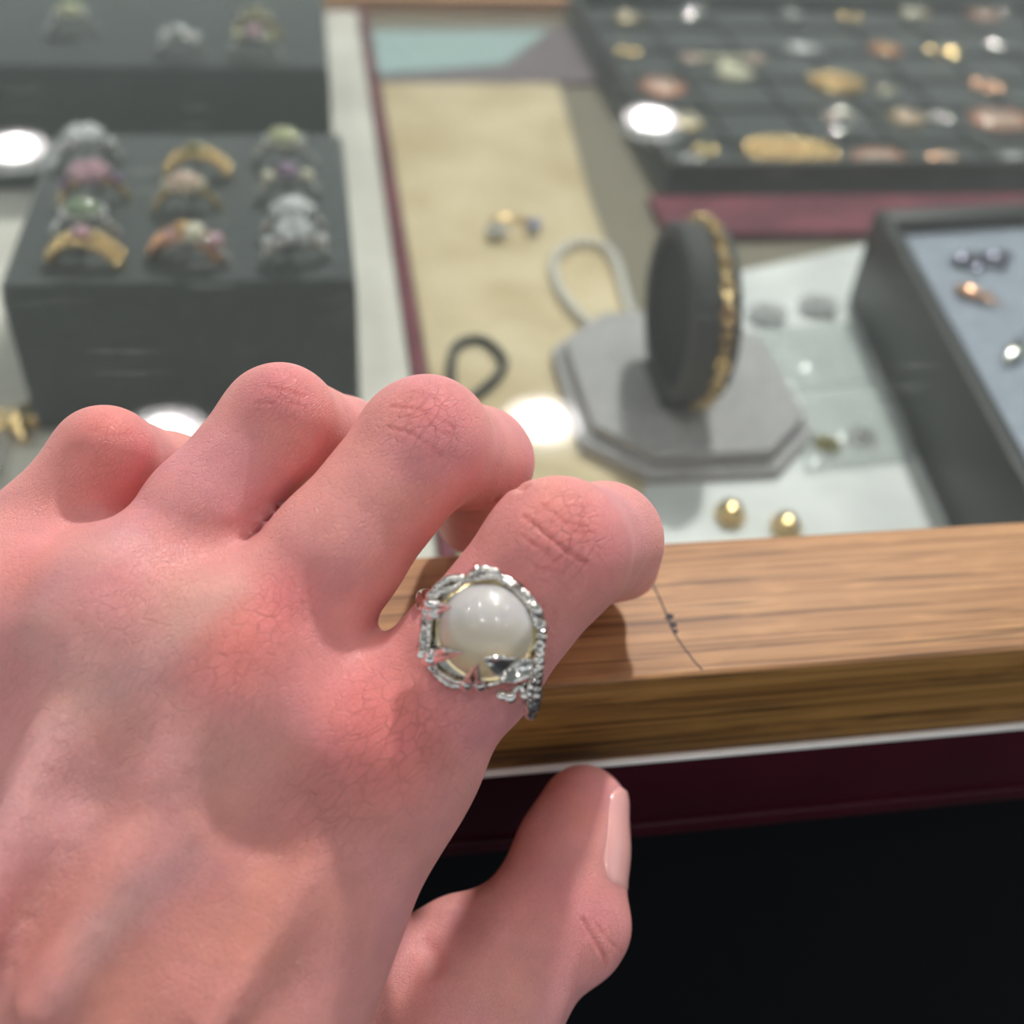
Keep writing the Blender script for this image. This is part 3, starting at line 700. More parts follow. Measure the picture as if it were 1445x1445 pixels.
twig(T, [rp(395, 835, HB - .6), rp(440, 895, HB), rp(510, 935, HB), rp(580, 945, HB)], .3, .3)
twig(T, [rp(680, 965, HB - .6), rp(740, 955, HB - .5), rp(800, 935, HB - .6), rp(880, 930, HB - .6)], .32, .35)
tag(rpart(T, 'twig_border', silver), 'rough twig-like silver border')
T = MB()
twig(T, [rp(1012, 560, HB - .6), rp(1026, 640, HB - 1), rp(1018, 760, HB - 1.2), rp(1010, 860, HB - 1.4), rp(1005, 960, HB - 2), rp(1000, 1060, HB - 3.2), rp(965, 1150, HB - 4.6)], .75, .6, .14)
twig(T, [rp(990, 700, HB - .8), rp(1000, 800, HB - 1), rp(990, 900, HB - 1.2), rp(968, 1000, HB - 2), rp(965, 1090, HB - 3), rp(960, 1148, HB - 4.4)], .5, .5)
twig(T, [rp(900, 960, HB - 1), rp(925, 1010, HB - 1.6), rp(945, 1070, HB - 2.8), rp(957, 1130, HB - 4.2)], .42, .36)
twig(T, [rp(1034, 640, HB - 1.4), rp(1044, 645, HB - 1.2)], .25, .35)
rpart(T, 'branch', silver)
def prong(tipX, tipY, bases, tipR=.1, hb=-1.4, ht=2.6, r=.66):
    q = MB()
    for (bx_, by_, mx_, my_) in bases:
        P = [rp(bx_, by_, HB + hb), rp(bx_ + (mx_ - bx_) * .25, by_ + (my_ - by_) * .25, HB + .3), dp(bx_ + (mx_ - bx_) * .6, by_ + (my_ - by_) * .6, .45, HB + .9), dp(mx_, my_, .42, HB + 1.4), dp(tipX, tipY, .12)]
        P = smooth_path(P, 7); k = len(P)
        q.tube(P, [r * (.75 + .5 * math.sin(math.pi * min(1, i / k * 1.25))) * (1 - (i / (k - 1)) ** 2.5) + tipR for i in range(k)], 10)
    return q
for args in [(498, 500, [(335, 480, 430, 478), (360, 550, 440, 528)]), (570, 762, [(335, 800, 470, 748), (325, 822, 470, 790)]),
             (655, 832, [(575, 985, 610, 895), (668, 990, 660, 900)])]:
    rpart(prong(*args), 'claw', silver_smooth)
# curled leaf
L1 = [(690, 808), (750, 800), (820, 806), (900, 812), (985, 815)]; L2 = [(690, 812), (735, 870), (790, 925), (870, 950), (985, 905)]
a = MB(); V = []; ns_, nt_ = 20, 12
p1 = smooth_path([np.array([*p, 0.]) for p in L1], 5)[:ns_ + 1]; p2 = smooth_path([np.array([*p, 0.]) for p in L2], 5)[:ns_ + 1]
ns1 = min(len(p1), len(p2))
for lay in (0, .35):
    for i in range(ns1):
        for k in range(nt_):
            u = k / (nt_ - 1); q = p1[i] * (1 - u) + p2[i] * u
            wd = math.sin(math.pi * min(.5, i / (ns1 - 1)))
            c_ = dp(q[0], q[1], .0, HB + .2); hh = (c_ - A0) @ nn_
            h = max(hh, HB + .8) + 1.3 - .8 * math.sin(math.pi * u) * wd + .10 * math.sin(i * 1.3 + k) - lay
            V.append(rp(q[0], q[1], h))
Fc = []; L = ns1 * nt_
for i in range(ns1 - 1):
    for k in range(nt_ - 1):
        a0 = i * nt_ + k; Fc.append((a0, a0 + 1, a0 + nt_ + 1, a0 + nt_)); Fc.append((L + a0, L + a0 + nt_, L + a0 + nt_ + 1, L + a0 + 1))
rim = list(range(nt_)) + [i * nt_ + nt_ - 1 for i in range(1, ns1)] + [(ns1 - 1) * nt_ + k for k in range(nt_ - 2, -1, -1)] + [i * nt_ for i in range(ns1 - 2, 0, -1)]
for k in range(len(rim)): a0, b0 = rim[k], rim[(k + 1) % len(rim)]; Fc.append((b0, a0, a0 + L, b0 + L))
a.add(V, Fc)
lf = lambda X, Y: rp(X, Y, max((dp(X, Y, 0, HB + .2) - A0) @ nn_, HB + .8) + 1.3)
a.tube(smooth_path([lf(692, 808), lf(760, 799), lf(850, 804), lf(930, 811), lf(990, 815)], 6), [.14] + [.24] * 24, 8)
tag(rpart(a, 'leaf', silver_smooth), 'curled silver leaf')
a = MB(); P = [rp(955, 470, HB + 1), rp(985, 500, HB + .9), rp(1010, 545, HB + .3), rp(1015, 590, HB - .3)]
a.tube(smooth_path(P, 6), [.1] + [.25 + .6 * math.sin(math.pi * i / 17) for i in range(17)] + [.1], 10, flat=.5, up=nn_); rpart(a, 'leaf', silver)
a = MB()
twig(a, [rp(905, 965, HB - .8), rp(880, 990, HB - .6), rp(860, 1020, HB - .4)], .3, .28)
a.ell(rp(845, 1035, HB - .4), .9, 12, 10, M=Mr); a.ell(rp(797, 1026, HB - .3), .78, 12, 10, M=Mr); a.ell(rp(825, 1050, HB - .6), .5, 12, 10, M=Mr)
rpart(a, 'bud', silver_smooth)
# band round the finger
a = MB(); P = []; aR = (rp(962, 1130, HB - 4.2) - A0) @ ax; aL = (rp(300, 500, HB - 3) - A0) @ ax
for k in range(40):
    t = math.radians(62) + math.radians(240) * k / 39
    q = (1 + math.sin(t)) / 2
    P.append(A0 + ax * (aR * q + aL * (1 - q)) + (10.3 + .4 * math.cos(t)) * (math.cos(t) * nn_ + math.sin(t) * e2))
a.tube(P, .8, 10); rpart(a, 'band', silver_smooth)
a = MB(); OUT = [(905, 950), (1012, 945), (1008, 1040), (985, 1110), (966, 1152), (945, 1080), (925, 1010)]; hh = [1, 1.2, 2.6, 4, 5, 3.6, 2]
V = [rp(x, y, HB - h - .2) for (x, y), h in zip(OUT, hh)] + [rp(x, y, HB - h - .7) for (x, y), h in zip(OUT, hh)]; n_ = 7
a.add(V, [tuple(range(n_))[::-1], tuple(range(n_, 14))] + [(i, (i + 1) % n_, (i + 1) % n_ + n_, i + n_) for i in range(n_)]); rpart(a, 'shoulder', silver)

# ------------------------------------------------------------------ things in the case
def P2(px, py, z): return tuple(Zp(px, py, z))
D0 = DK
def poly_px(pts, z): return [tuple(Zp(*p, z)[:2]) for p in pts]
# beige cloth with small waves
CE = [Zp(*p, DK) for p in [(905, 560), (892, 440), (832, 282), (789, 123)]]; CE = ([p[0] for p in CE], [p[1] for p in CE])  # right edge cut along the shade line; olive deck beyond stands in for shade
a = MB(); V = []; nx_, ny_ = 60, 150
for j in range(ny_ + 1):
    for i in range(nx_ + 1):
        y = 160 + 457 * j / ny_; xr = np.interp(y, CE[1], CE[0]); x = 36 + (xr - 36) * i / nx_
        V.append((x, y, D0 + .75 + .35 * math.sin(x * .11 + y * .05) * math.sin(y * .07 - x * .04) + .15 * math.sin(y * .31 + x * .2)))
Fc = [(j * (nx_ + 1) + i, j * (nx_ + 1) + i + 1, (j + 1) * (nx_ + 1) + i + 1, (j + 1) * (nx_ + 1) + i) for j in range(ny_) for i in range(nx_)]
a.add(V, Fc); o = a.build('linen_cloth', cloth_beige); md = o.modifiers.new('s', 'SOLIDIFY'); md.thickness = .0005; md.offset = -1
tag(o, 'beige linen cloth spread along the floor of the glass case', 'cloth')
a = MB(); a.prism(poly_px([(505, 42), (822, 42), (852, 119), (538, 119)], D0), D0 + .05, D0 + 1.2); 
o = a.build('velvet_mat', mat('mauve_grey_mat', s2l(128, 116, 122), .9), smooth=False); tag(o, 'flat mauve-grey mat at the back beyond the beige cloth', 'mat')
a = MB(); a.prism(poly_px([(524, 44), (775, 44), (712, 92), (640, 98), (534, 106)], D0 + 1.3), D0 + 1.3, D0 + 2.0)
o = a.build('teal_card', mat('pale_teal_card', s2l(168, 192, 192), .6), smooth=False); tag(o, 'pale teal card lying on the mauve-grey mat near the back rail', 'card')

# ring display boxes
def ring_box(x0, x1, y0, y1, z1, label):
    t = empty('ring_display_box', ((x0 + x1) / 2, (y0 + y1) / 2, D0), label=label, cat='display box')
    cx_, cy_ = (x0 + x1) / 2, (y0 + y1) / 2
    q = MB(); q.box(x0 - cx_, x1 - cx_, y0 - cy_, y1 - cy_, 0.1, z1 - D0 - 3); q.build('body', velvet, t, bevel=2.2)
    q = MB(); q.box(x0 - cx_ + .4, x1 - cx_ - .4, y0 - cy_ + .4, y1 - cy_ - .4, z1 - D0 - 5, z1 - D0); q.build('padded_top', velvet, t, bevel=2.2)
    return t
rb = ring_box(-97, 10, 312, 423, -35, 'dark velvet ring box holding three columns of gem rings, nearest the hand')
ring_box(-150, 7, 490, 640, -35, 'dark velvet ring box at the back left corner, behind the nearer ring box')
for cx_ in (-75, -43, -11):
    q = MB(); q.box(cx_ - 1.2 + 43.5, cx_ + 1.2 + 43.5, -46, 46, 54.2, 55.25); q.build('slot', vinyl, rb, smooth=False)

def build_ring(style, c1, c2, metal_, size=1.0):
    """returns list of (name, MB, material); local: ring stands in the XZ plane, z=0 is the shank centre"""
    out_ = []
    q = MB(); R0_ = 9.5 * size
    q.tube([(R0_ * math.cos(2 * math.pi * k / 28), 0, R0_ * math.sin(2 * math.pi * k / 28)) for k in range(28)],
           [1.0 + .9 * max(0, math.sin(2 * math.pi * k / 28)) for k in range(28)], 8, closed=True)
    q.tube([(5.2 * math.cos(2 * math.pi * k / 20), 3.6 * math.sin(2 * math.pi * k / 20), R0_ + 1.0) for k in range(20)], .7, 6, closed=True)
    out_.append(('shank', q, metal_))
    g = MB()
    top = R0_ + 2.4
    if style == 'oval':
        g.ell((0, 0, top - 1), (5.4 * size, 4.2 * size, 3.6 * size), 12, 6); out_.append(('stone', g, GM(c1)))
        h = MB()
        for k in range(12): h.ell((6.6 * math.cos(k * math.pi / 6), 5.4 * math.sin(k * math.pi / 6), top - 1), 1.1, 6, 5)
        out_.append(('halo', h, GM(c2)))
    elif style == 'cluster':
        for k in range(7):
            an = k * math.pi * 2 / 6; rr_ = 0 if k == 6 else 4.3
            g.ell((rr_ * math.cos(an), rr_ * math.sin(an), top + (1.2 if k == 6 else 0)), 2.4 * size, 8, 6)
        out_.append(('stones', g, GM(c1)))
        h = MB(); 
        for s_ in (-1, 1): h.ell((s_ * 8.2, 0, top - 3.5), 2.3, 8, 6)
        out_.append(('side_stone', h, GM(c2)))
    elif style == 'dome':
        h = MB()
        for row in range(5):
            for k in range(9):
                a1 = math.radians(-60 + 15 * k); y_ = (row - 2) * 2.1
                h.ell((( R0_ + 1.6 - abs(row - 2) * .5) * math.sin(a1), y_, (R0_ + 1.6 - abs(row - 2) * .5) * math.cos(a1)), 1.25, 6, 5)
        out_.append(('beads', h, metal_))
        g.ell((0, 0, top), (3, 3, 2.2), 10, 6); out_.append(('stone', g, GM(c1)))
    else:  # trilogy
        g.ell((0, 0, top), (3.6, 4.4, 3.0), 10, 6); out_.append(('stone', g, GM(c1)))
        h = MB()
        for s_ in (-1, 1): h.ell((s_ * 6.6, 0, top - 2), (2.6, 3.2, 2.4), 8, 6)
        out_.append(('side_stone', h, GM(c2)))
    return out_
RINGS = [(110, 338, 'dome', 'pink', 'white', gold, 'gold beaded dome ring with pink stone, front of left column'),
         (115, 288, 'oval', 'green', 'white', silver_smooth, 'silver ring with dark green oval stone, second in left column'),
         (125, 240, 'cluster', 'pink', 'purple', gold, 'gold ring with cluster of pink stones, third in left column'),
         (118, 188, 'cluster', 'white', 'white', silver_smooth, 'silver ring with clear cluster, back of left column'),
         (268, 362, 'trilogy', 'cream', 'pink', silver_smooth, 'silver ring with pinkish side stones, front of middle column'),
         (258, 318, 'dome', 'amber', 'purple', rose_gold, 'copper-gold beaded dome ring, second in middle column'),
         (258, 250, 'oval', 'cameo', 'cream', gold, 'gold ring with peach oval stone, third in middle column'),
         (275, 205, 'dome', 'olive', 'amber', gold, 'gold beaded ring with olive stone, back of middle column'),
         (415, 340, 'cluster', 'grey', 'white', silver_smooth, 'silver ring with smoky grey cluster, front of right column'),
         (412, 285, 'oval', 'white', 'white', silver_smooth, 'silver halo ring with clear oval stone, second in right column'),
         (405, 235, 'trilogy', 'purple', 'cream', silver_smooth, 'silver ring with dark purple centre stone, third in right column'),
         (400, 190, 'oval', 'lime', 'white', silver_smooth, 'silver ring with yellow-green oval stone, back of right column'),
         (98, 10, 'oval', 'lime', 'white', silver_smooth, 'silver ring with pale lime stone at left of the far ring box'),
         (252, 42, 'trilogy', 'grey', 'white', silver_smooth, 'small silver ring alone in the middle of the far ring box'),
         (360, 14, 'oval', 'olive', 'cream', gold, 'pale gold ring at right rear of the far ring box'),
         (356, 64, 'trilogy', 'pink', 'lime', silver_smooth, 'ring with pink and lime stones at right front of far ring box')]
for px, py, st, c1, c2, mt_, lab in RINGS:
    p = Zp(px, py, -23)
    if py > 100: p[1] = max(p[1], 324 + 0 * px)
    else: p[1] = max(p[1], 502)
    t = empty('gem_ring', (p[0], p[1], -37.5), rz=rng.uniform(-.25, .25), label=lab, cat='ring', group='rings in the velvet ring boxes')
    for nm, q, m_ in build_ring(st, c1, c2, mt_, rng.uniform(1.1, 1.22)):
        q.build(nm, m_, t)

# bracelet stand with octagonal foot
sx, sy = 124.5, 316.0
def octo(hx, hy, c): return [(-hx + c, -hy), (hx - c, -hy), (hx, -hy + c), (hx, hy - c), (hx - c, hy), (-hx + c, hy), (-hx, hy - c), (-hx, -hy + c)]
st = empty('bracelet_stand', (sx, sy, D0), label='grey suede octagonal stand with upright dark drum, showing a gold bracelet', cat='display stand')
q = MB(); q.prism(octo(42, 48, 20), .5, 6); q.build('lower_foot', greypad, st, bevel=1.2)
q = MB(); q.prism(octo(38, 44, 18.5), 6, 11); q.build('upper_foot', greypad, st, bevel=1)
wc = Zp(974, 441, -49) - np.array([sx, sy, D0]); WR = 30.0
def drum(x0, x1, r_o, r_i, rz=0.0, n=64):
    q = MB(); V = []; Fc = []
    pr = [(x0, r_i), (x0, r_o - 1), (x0 + 1, r_o), (x1 - 1, r_o), (x1, r_o - 1), (x1, r_i)]
    for x, r_ in pr:
        for k in range(n): t_ = 2 * math.pi * k / n; V.append((x, r_ * math.cos(t_), r_ * math.sin(t_)))
    m_ = len(pr)
    for j in range(m_):
        for k in range(n): Fc.append((j * n + k, j * n + (k + 1) % n, ((j + 1) % m_) * n + (k + 1) % n, ((j + 1) % m_) * n + k))
    q.add(V, Fc); return q
WZ = 11 + WR - .2
dr = drum(-8, 8, WR, WR - 5).build('drum', mat('charcoal_suede', s2l(78, 78, 80), .8), st, loc=(wc[0], wc[1], WZ)); dr.rotation_euler = (0, 0, math.radians(-1))
q = MB(); q.prism([((WR - 5.2) * math.cos(k * math.pi / 24), (WR - 5.2) * math.sin(k * math.pi / 24)) for k in range(48)], -5, 6.5)
dk = q.build('drum_face', mat('dark_velvet_face', s2l(34, 35, 37), .95), st, loc=(wc[0], wc[1], WZ)); dk.rotation_euler = (0, math.pi / 2, math.radians(-1))
q = MB(); q.prism([(-9, -14), (9, -14), (9, 12), (-9, 12)], 11, 15); q.build('cradle', vinyl, st, loc=(wc[0], wc[1], 0), bevel=.8)
# gold chain bracelet on the drum
br = empty('gold_bracelet', (sx + wc[0], sy + wc[1], D0 + WZ), rz=math.radians(-1), label='gold link bracelet fastened around the drum of the grey stand', cat='bracelet')
me_l = None; NL = 48
q = MB(); q.tube([(1.7 * math.cos(k * math.pi / 6), 2.7 * math.sin(k * math.pi / 6), 0) for k in range(12)], .85, 6, closed=True)
for k in range(NL):
    t_ = 2 * math.pi * k / NL
    if k == 0: o = q.build('link', gold, br); me_l = o.data
    else: o = bpy.data.objects.new('link', me_l); link(o, br)
    o.location = ((2.6) * MM, (WR + 1.1) * math.cos(t_) * MM, (WR + 1.1) * math.sin(t_) * MM)
    o.rotation_euler = Matrix(((1, 0, 0), (0, -math.sin(t_), math.cos(t_)), (0, math.cos(t_), math.sin(t_)))).transposed().to_euler() if False else (t_ - math.pi / 2, 0, 0)
    o.rotation_euler.rotate_axis('Y', .7 if k % 2 else -.5)

# pearl bracelet (each pearl a part)
def resample(P, step):
    P = [np.array(p, float) for p in P]; out_ = [P[0]]; acc = 0.0
    for a_, b_ in zip(P[:-1], P[1:]):
        d = np.linalg.norm(b_ - a_); t = step - acc
        while t <= d: out_.append(a_ + (b_ - a_) * t / d); t += step
        acc = (acc + d) % step
    return out_
pts = [Zp(x, y, D0 + 3.4) for x, y in [(845, 468), (826, 452), (806, 432), (786, 400), (783, 364), (812, 343), (848, 345), (868, 368), (881, 412), (892, 444), (918, 454)]]
pb = empty('pearl_bracelet', tuple(pts[4]), label='white pearl bracelet looped on the beige cloth behind the octagonal stand', cat='bracelet')
q = MB(); q.ell((0, 0, 0), 2.3, 12, 8); first = None
for p in resample(smooth_path(pts, 10), 4.4):
    if first is None: first = q.build('pearl', pearl, pb); o = first
    else: o = first.copy(); link(o, pb)
    o.location = tuple((p - pts[4]) * MM)
pts = [Zp(x, y, D0 + 2.9) for x, y in [(644, 600), (640, 560), (636, 520), (645, 487), (675, 478), (700, 492), (711, 514), (694, 538), (668, 560), (656, 580)]]
q = MB(); q.tube(smooth_path(pts, 8), 1.7, 10); tag(q.build('cord_loop', cord_m), 'black braided cord loop lying on the beige cloth beside the knuckles', 'cord')

# open silver ring with a blue stone
c = Zp(722, 316, D0 + 4)
t = empty('open_ring', (c[0], c[1], D0 + 1.4), rz=.2, label='open silver ring with one blue stone, alone on the beige cloth', cat='ring')
q = MB(); q.tube([(9 * math.cos(a_), 9 * math.sin(a_), 1.4) for a_ in np.linspace(math.radians(-35), math.radians(215), 26)], 1.0, 8); q.build('band', gold, t)
q = MB(); q.ell((9.0, -4.6, 3.4), (3.0, 3.6, 3.0), 10, 8); q.build('stone', GM('blue'), t)
q = MB(); q.ell((-9, -5.4, 3), (4.8, 3.4, 2.6), 10, 8); q.build('stone', GM('grey'), t)
q = MB(); [q.ell((x_, y_, 3.2), 1.3, 8, 6) for x_, y_ in ((9.5, -.2), (6.4, -8), (-4.5, -8), (-12.5, -2.5))]; q.build('small_stones', GM('white'), t)

# white card, plastic bags, earrings
a = MB(); a.prism(poly_px([(1030, 386), (1224, 344), (1360, 800), (860, 812), (905, 700)], D0 + 2), D0 + 1.5, D0 + 2.1); o = a.build('white_card', paper, smooth=False)
tag(o, 'white paper card under the earring bags, right of the octagonal stand', 'card')
plastic = bpy.data.materials.new('clear_plastic'); plastic.use_nodes = True; nt = plastic.node_tree; nt.nodes.remove(nt.nodes['Principled BSDF'])
tr = nd(plastic, 'ShaderNodeBsdfTransparent', i_Color=(.93, .95, .95, 1)); gg = nd(plastic, 'ShaderNodeBsdfPrincipled'); gg.inputs['Base Color'].default_value = (.8, .83, .83, 1); gg.inputs['Roughness'].default_value = .15
mx = nd(plastic, 'ShaderNodeMixShader'); mx.inputs[0].default_value = .4; lk(plastic, tr.outputs[0], mx.inputs[1]); lk(plastic, gg.outputs[0], mx.inputs[2]); lk(plastic, mx.outputs[0], nt.nodes['Material Output'].inputs[0])
def bag(quad, label):
    c = [np.array(Zp(*p, D0 + 2)) for p in quad]; q = MB(); V = []; N_ = 18
    o_ = sum(c) / 4
    for lay in (1, -1):
        for j in range(N_ + 1):
            for i in range(N_ + 1):
                u, v = i / N_, j / N_
                p = (c[0] * (1 - u) + c[1] * u) * (1 - v) + (c[3] * (1 - u) + c[2] * u) * v
                b_ = math.sin(math.pi * u) ** .6 * math.sin(math.pi * v) ** .6 if 0 < u < 1 and 0 < v < 1 else 0
                z = (2.6 * b_ + .9 * b_ * math.sin(7 * u + 9 * v * u) * math.cos(8 * v - 5 * u)) if lay > 0 else -.3 * b_
                V.append((p[0] - o_[0], p[1] - o_[1], z + 1.2))
    n1 = (N_ + 1) ** 2
    Fc = []
    for j in range(N_):
        for i in range(N_):
            a0 = j * (N_ + 1) + i; Fc.append((a0, a0 + 1, a0 + N_ + 2, a0 + N_ + 1)); Fc.append((n1 + a0, n1 + a0 + N_ + 1, n1 + a0 + N_ + 2, n1 + a0 + 1))
    q.add(V, Fc); t = q.build('plastic_bag', plastic, loc=(o_[0], o_[1], D0 + 2.2)); tag(t, label, 'bag', 'clear plastic bags on the white card')
    return t
bag([(1040, 470), (1215, 455), (1235, 545), (1105, 560)], 'small clear plastic bag below the grey crystal earrings')
bag([(1130, 560), (1268, 545), (1290, 650), (1135, 668)], 'small clear plastic bag around the brownish gold earrings')
def cluster(px, py, z, name, label, cat, metal_, gemn, r=6.0, grp=None, rz=0.0, n=9):
    p = Zp(px, py, z + 3); t = empty(name, (p[0], p[1], z), rz=rz, label=label, cat=cat, group=grp)
    q = MB(); q.ell((0, 0, 1.6), (r * .8, r * .7, 1.6), 12, 6); q.build('setting', metal_, t)
    g = MB()
    for k in range(n):
        an = 2 * math.pi * k / n; g.ell((r * .78 * math.cos(an), r * .7 * math.sin(an), 2.6), r * .27, 8, 6)
    g.ell((0, 0, 3.6), r * .42, 8, 6); g.build('stones', GM(gemn), t)
    b_ = MB(); b_.tube([(0, 0, 1.5), (r * .4, -r * .9, 1.0), (r * .5, -r * 1.3, .8)], .5, 6); b_.build('post', metal_, t)
    return t
EG = 'earrings on the white card'
cluster(1084, 440, D0 + 2.2, 'earring', 'left earring of the grey crystal cluster pair', 'earring', silver_smooth, 'white', 8.0, EG)
cluster(1155, 428, D0 + 2.2, 'earring', 'right earring of the grey crystal cluster pair', 'earring', silver_smooth, 'white', 8.0, EG)
cluster(1168, 625, D0 + 2.2, 'earring', 'left earring of the brownish gold pair near the bag', 'earring', gold, 'olive', 5.0, EG)
cluster(1218, 612, D0 + 2.2, 'earring', 'right earring of the brownish gold pair near the bag', 'earring', gold, 'grey', 5.5, EG)
for px, py, lab in [(1031, 724, 'left gold teardrop stud just beyond the oak rail'), (1110, 742, 'right gold teardrop stud just beyond the oak rail')]:
    p = Zp(px, py, D0 + 4); t = empty('gold_stud', (p[0], p[1], D0 + 2.15), rz=-.3, label=lab, cat='earring', group='gold stud earrings')
    q = MB(); q.ell((0, 0, 2.2), (4.3, 5.6, 3.6), 16, 10); q.build('dome', gold, t)
    q = MB(); [q.ell((4.4 * math.cos(k * math.pi / 6), 5.8 * math.sin(k * math.pi / 6), 1.2), .9, 8, 6) for k in range(12)]; q.build('beaded_edge', gold, t)

# burgundy velvet pad
a = MB(); a.box(-70, 130, -19, 19, 0, 3.5); o = a.build('velvet_pad', burg_v, bevel=1, loc=(222, 454, D0 + .1)); tag(o, 'burgundy velvet pad in front of the black brooch tray', 'pad')

# black tray with compartments and brooches
bx0, bx1, by0, by1 = 162, 560, 478, 730
t = empty('brooch_tray', ((bx0 + bx1) / 2, (by0 + by1) / 2, D0), label='black velvet compartment tray full of brooches at the upper right', cat='tray')
W2, D2 = (bx1 - bx0) / 2, (by1 - by0) / 2
q = MB(); q.box(-W2, W2, -D2, D2, .1, 8); q.build('base', velvet, t, bevel=1)
for nm, bx in (('rim', (-W2, W2, -D2, -D2 + 5)), ('rim', (-W2, W2, D2 - 5, D2)), ('rim', (-W2, -W2 + 5, -D2 + 5, D2 - 5)), ('rim', (W2 - 5, W2, -D2 + 5, D2 - 5))):
    q = MB(); q.box(*bx, 7, 17); q.build(nm, vinyl, t, bevel=1)
for k in range(1, 9):
    q = MB(); x_ = -W2 + k * 2 * W2 / 9; q.box(x_ - .8, x_ + .8, -D2 + 5, D2 - 5, 7.9, 10); q.build('divider', vinyl, t, smooth=False)
for k in range(1, 6):
    q = MB(); y_ = -D2 + k * 2 * D2 / 6; q.box(-W2 + 5, W2 - 5, y_ - .8, y_ + .8, 7.9, 10); q.build('divider', vinyl, t, smooth=False)
def brooch(px, py, style, metal_, gemn, rx, ry, rz, label, z=D0 + 8.1, grp='brooches in the black tray', name='brooch'):
    k_ = 1.5 if z < -70 else 1.3; rx *= k_; ry *= k_
    p = Zp(px, py, z + 3)
    if z < -70: p[1] = max(p[1], 484.5 + ry)
    t = empty(name, (p[0], p[1], z), rz=rz, label=label, cat='brooch', group=grp)
    f = MB(); g = MB()
    if style == 'oval':
        n_ = 20; f.tube([(rx * math.cos(2 * math.pi * k / n_), ry * math.sin(2 * math.pi * k / n_), 1.6) for k in range(n_)], [1.3 + .5 * (k % 2) for k in range(n_)], 7, closed=True)
        g.ell((0, 0, 1.2), (rx * .92, ry * .92, 3.2), 16, 6)
    elif style == 'filigree':
        for ring_ in (1.0, .68, .36):
            n_ = int(26 * ring_) + 4
            for k in range(n_): f.ell((rx * ring_ * math.cos(2 * math.pi * k / n_), ry * ring_ * math.sin(2 * math.pi * k / n_), 2 + 2.2 * (1 - ring_)), max(1.2, rx * .11), 6, 5)
        f.ell((0, 0, 1.0), (rx * .95, ry * .95, 2.4), 16, 6); g.ell((0, 0, 4), (rx * .18, ry * .2, 1.6), 10, 6)
    elif style == 'flower':
        for k in range(6):
            an = k * math.pi / 3; c_, s_ = math.cos(an), math.sin(an)
            f.ell((rx * .58 * c_, ry * .58 * s_, 2), (rx * .42, ry * .3, 1.6), 10, 6, M=np.array([[c_, -s_, 0], [s_, c_, 0], [0, 0, 1]]))
        g.ell((0, 0, 3), (rx * .26, ry * .26, 2), 10, 6)
    elif style == 'bow':
        for s_ in (-1, 1):
            f.ell((s_ * rx * .55, ry * .1, 2.2), (rx * .48, ry * .55, 2), 12, 6); f.tube([(0, 0, 2), (s_ * rx * .35, -ry * .6, 1.6), (s_ * rx * .5, -ry, 1.2)], [1.6, 2.2, 1.2], 8, flat=.5)
        g.ell((0, 0, 3), (rx * .2, ry * .25, 2), 10, 6)
    elif style == 'crescent':
        f.tube([(rx * math.cos(a_), ry * math.sin(a_), 2) for a_ in np.linspace(-2.6, 1.6, 24)], [1 + 2 * math.sin(math.pi * k / 23) for k in range(24)], 8)
        g.ell((0, ry * .3, 3.2), (rx * .3, ry * .3, 2), 10, 6)
    elif style == 'fan':
        for k in range(7):
            an = math.radians(-125 + 12 * k); f.tube([(0, ry * .5, 2), (rx * .8 * math.cos(an) , ry * .5 + ry * 1.4 * math.sin(an), 2)], [1.5, 3.2], 8, flat=.5)
        for s_ in (-1, 1): g.ell((s_ * rx * .9, ry * .6, 2.4), (rx * .35, ry * .3, 2), 10, 6)
        f.tube([(-rx * .9, ry * .6, 2), (rx * .9, ry * .6, 2)], 2.2, 8)
    else:  # feather
        f.tube(smooth_path([(-rx, ry, 1.6), (-rx * .2, ry * .2, 2.6), (rx, -ry, 1.6)], 6), [.8, 1.5, 2.4, 3, 3.2, 3.4, 3.2, 3, 2.6, 2, 1.4, .9, .6], 8, flat=.5)
        g.ell((0, 0, 3.2), 1.6, 8, 6)
    f.build('frame', metal_, t); g.build('stone', GM(gemn), t)
    return t
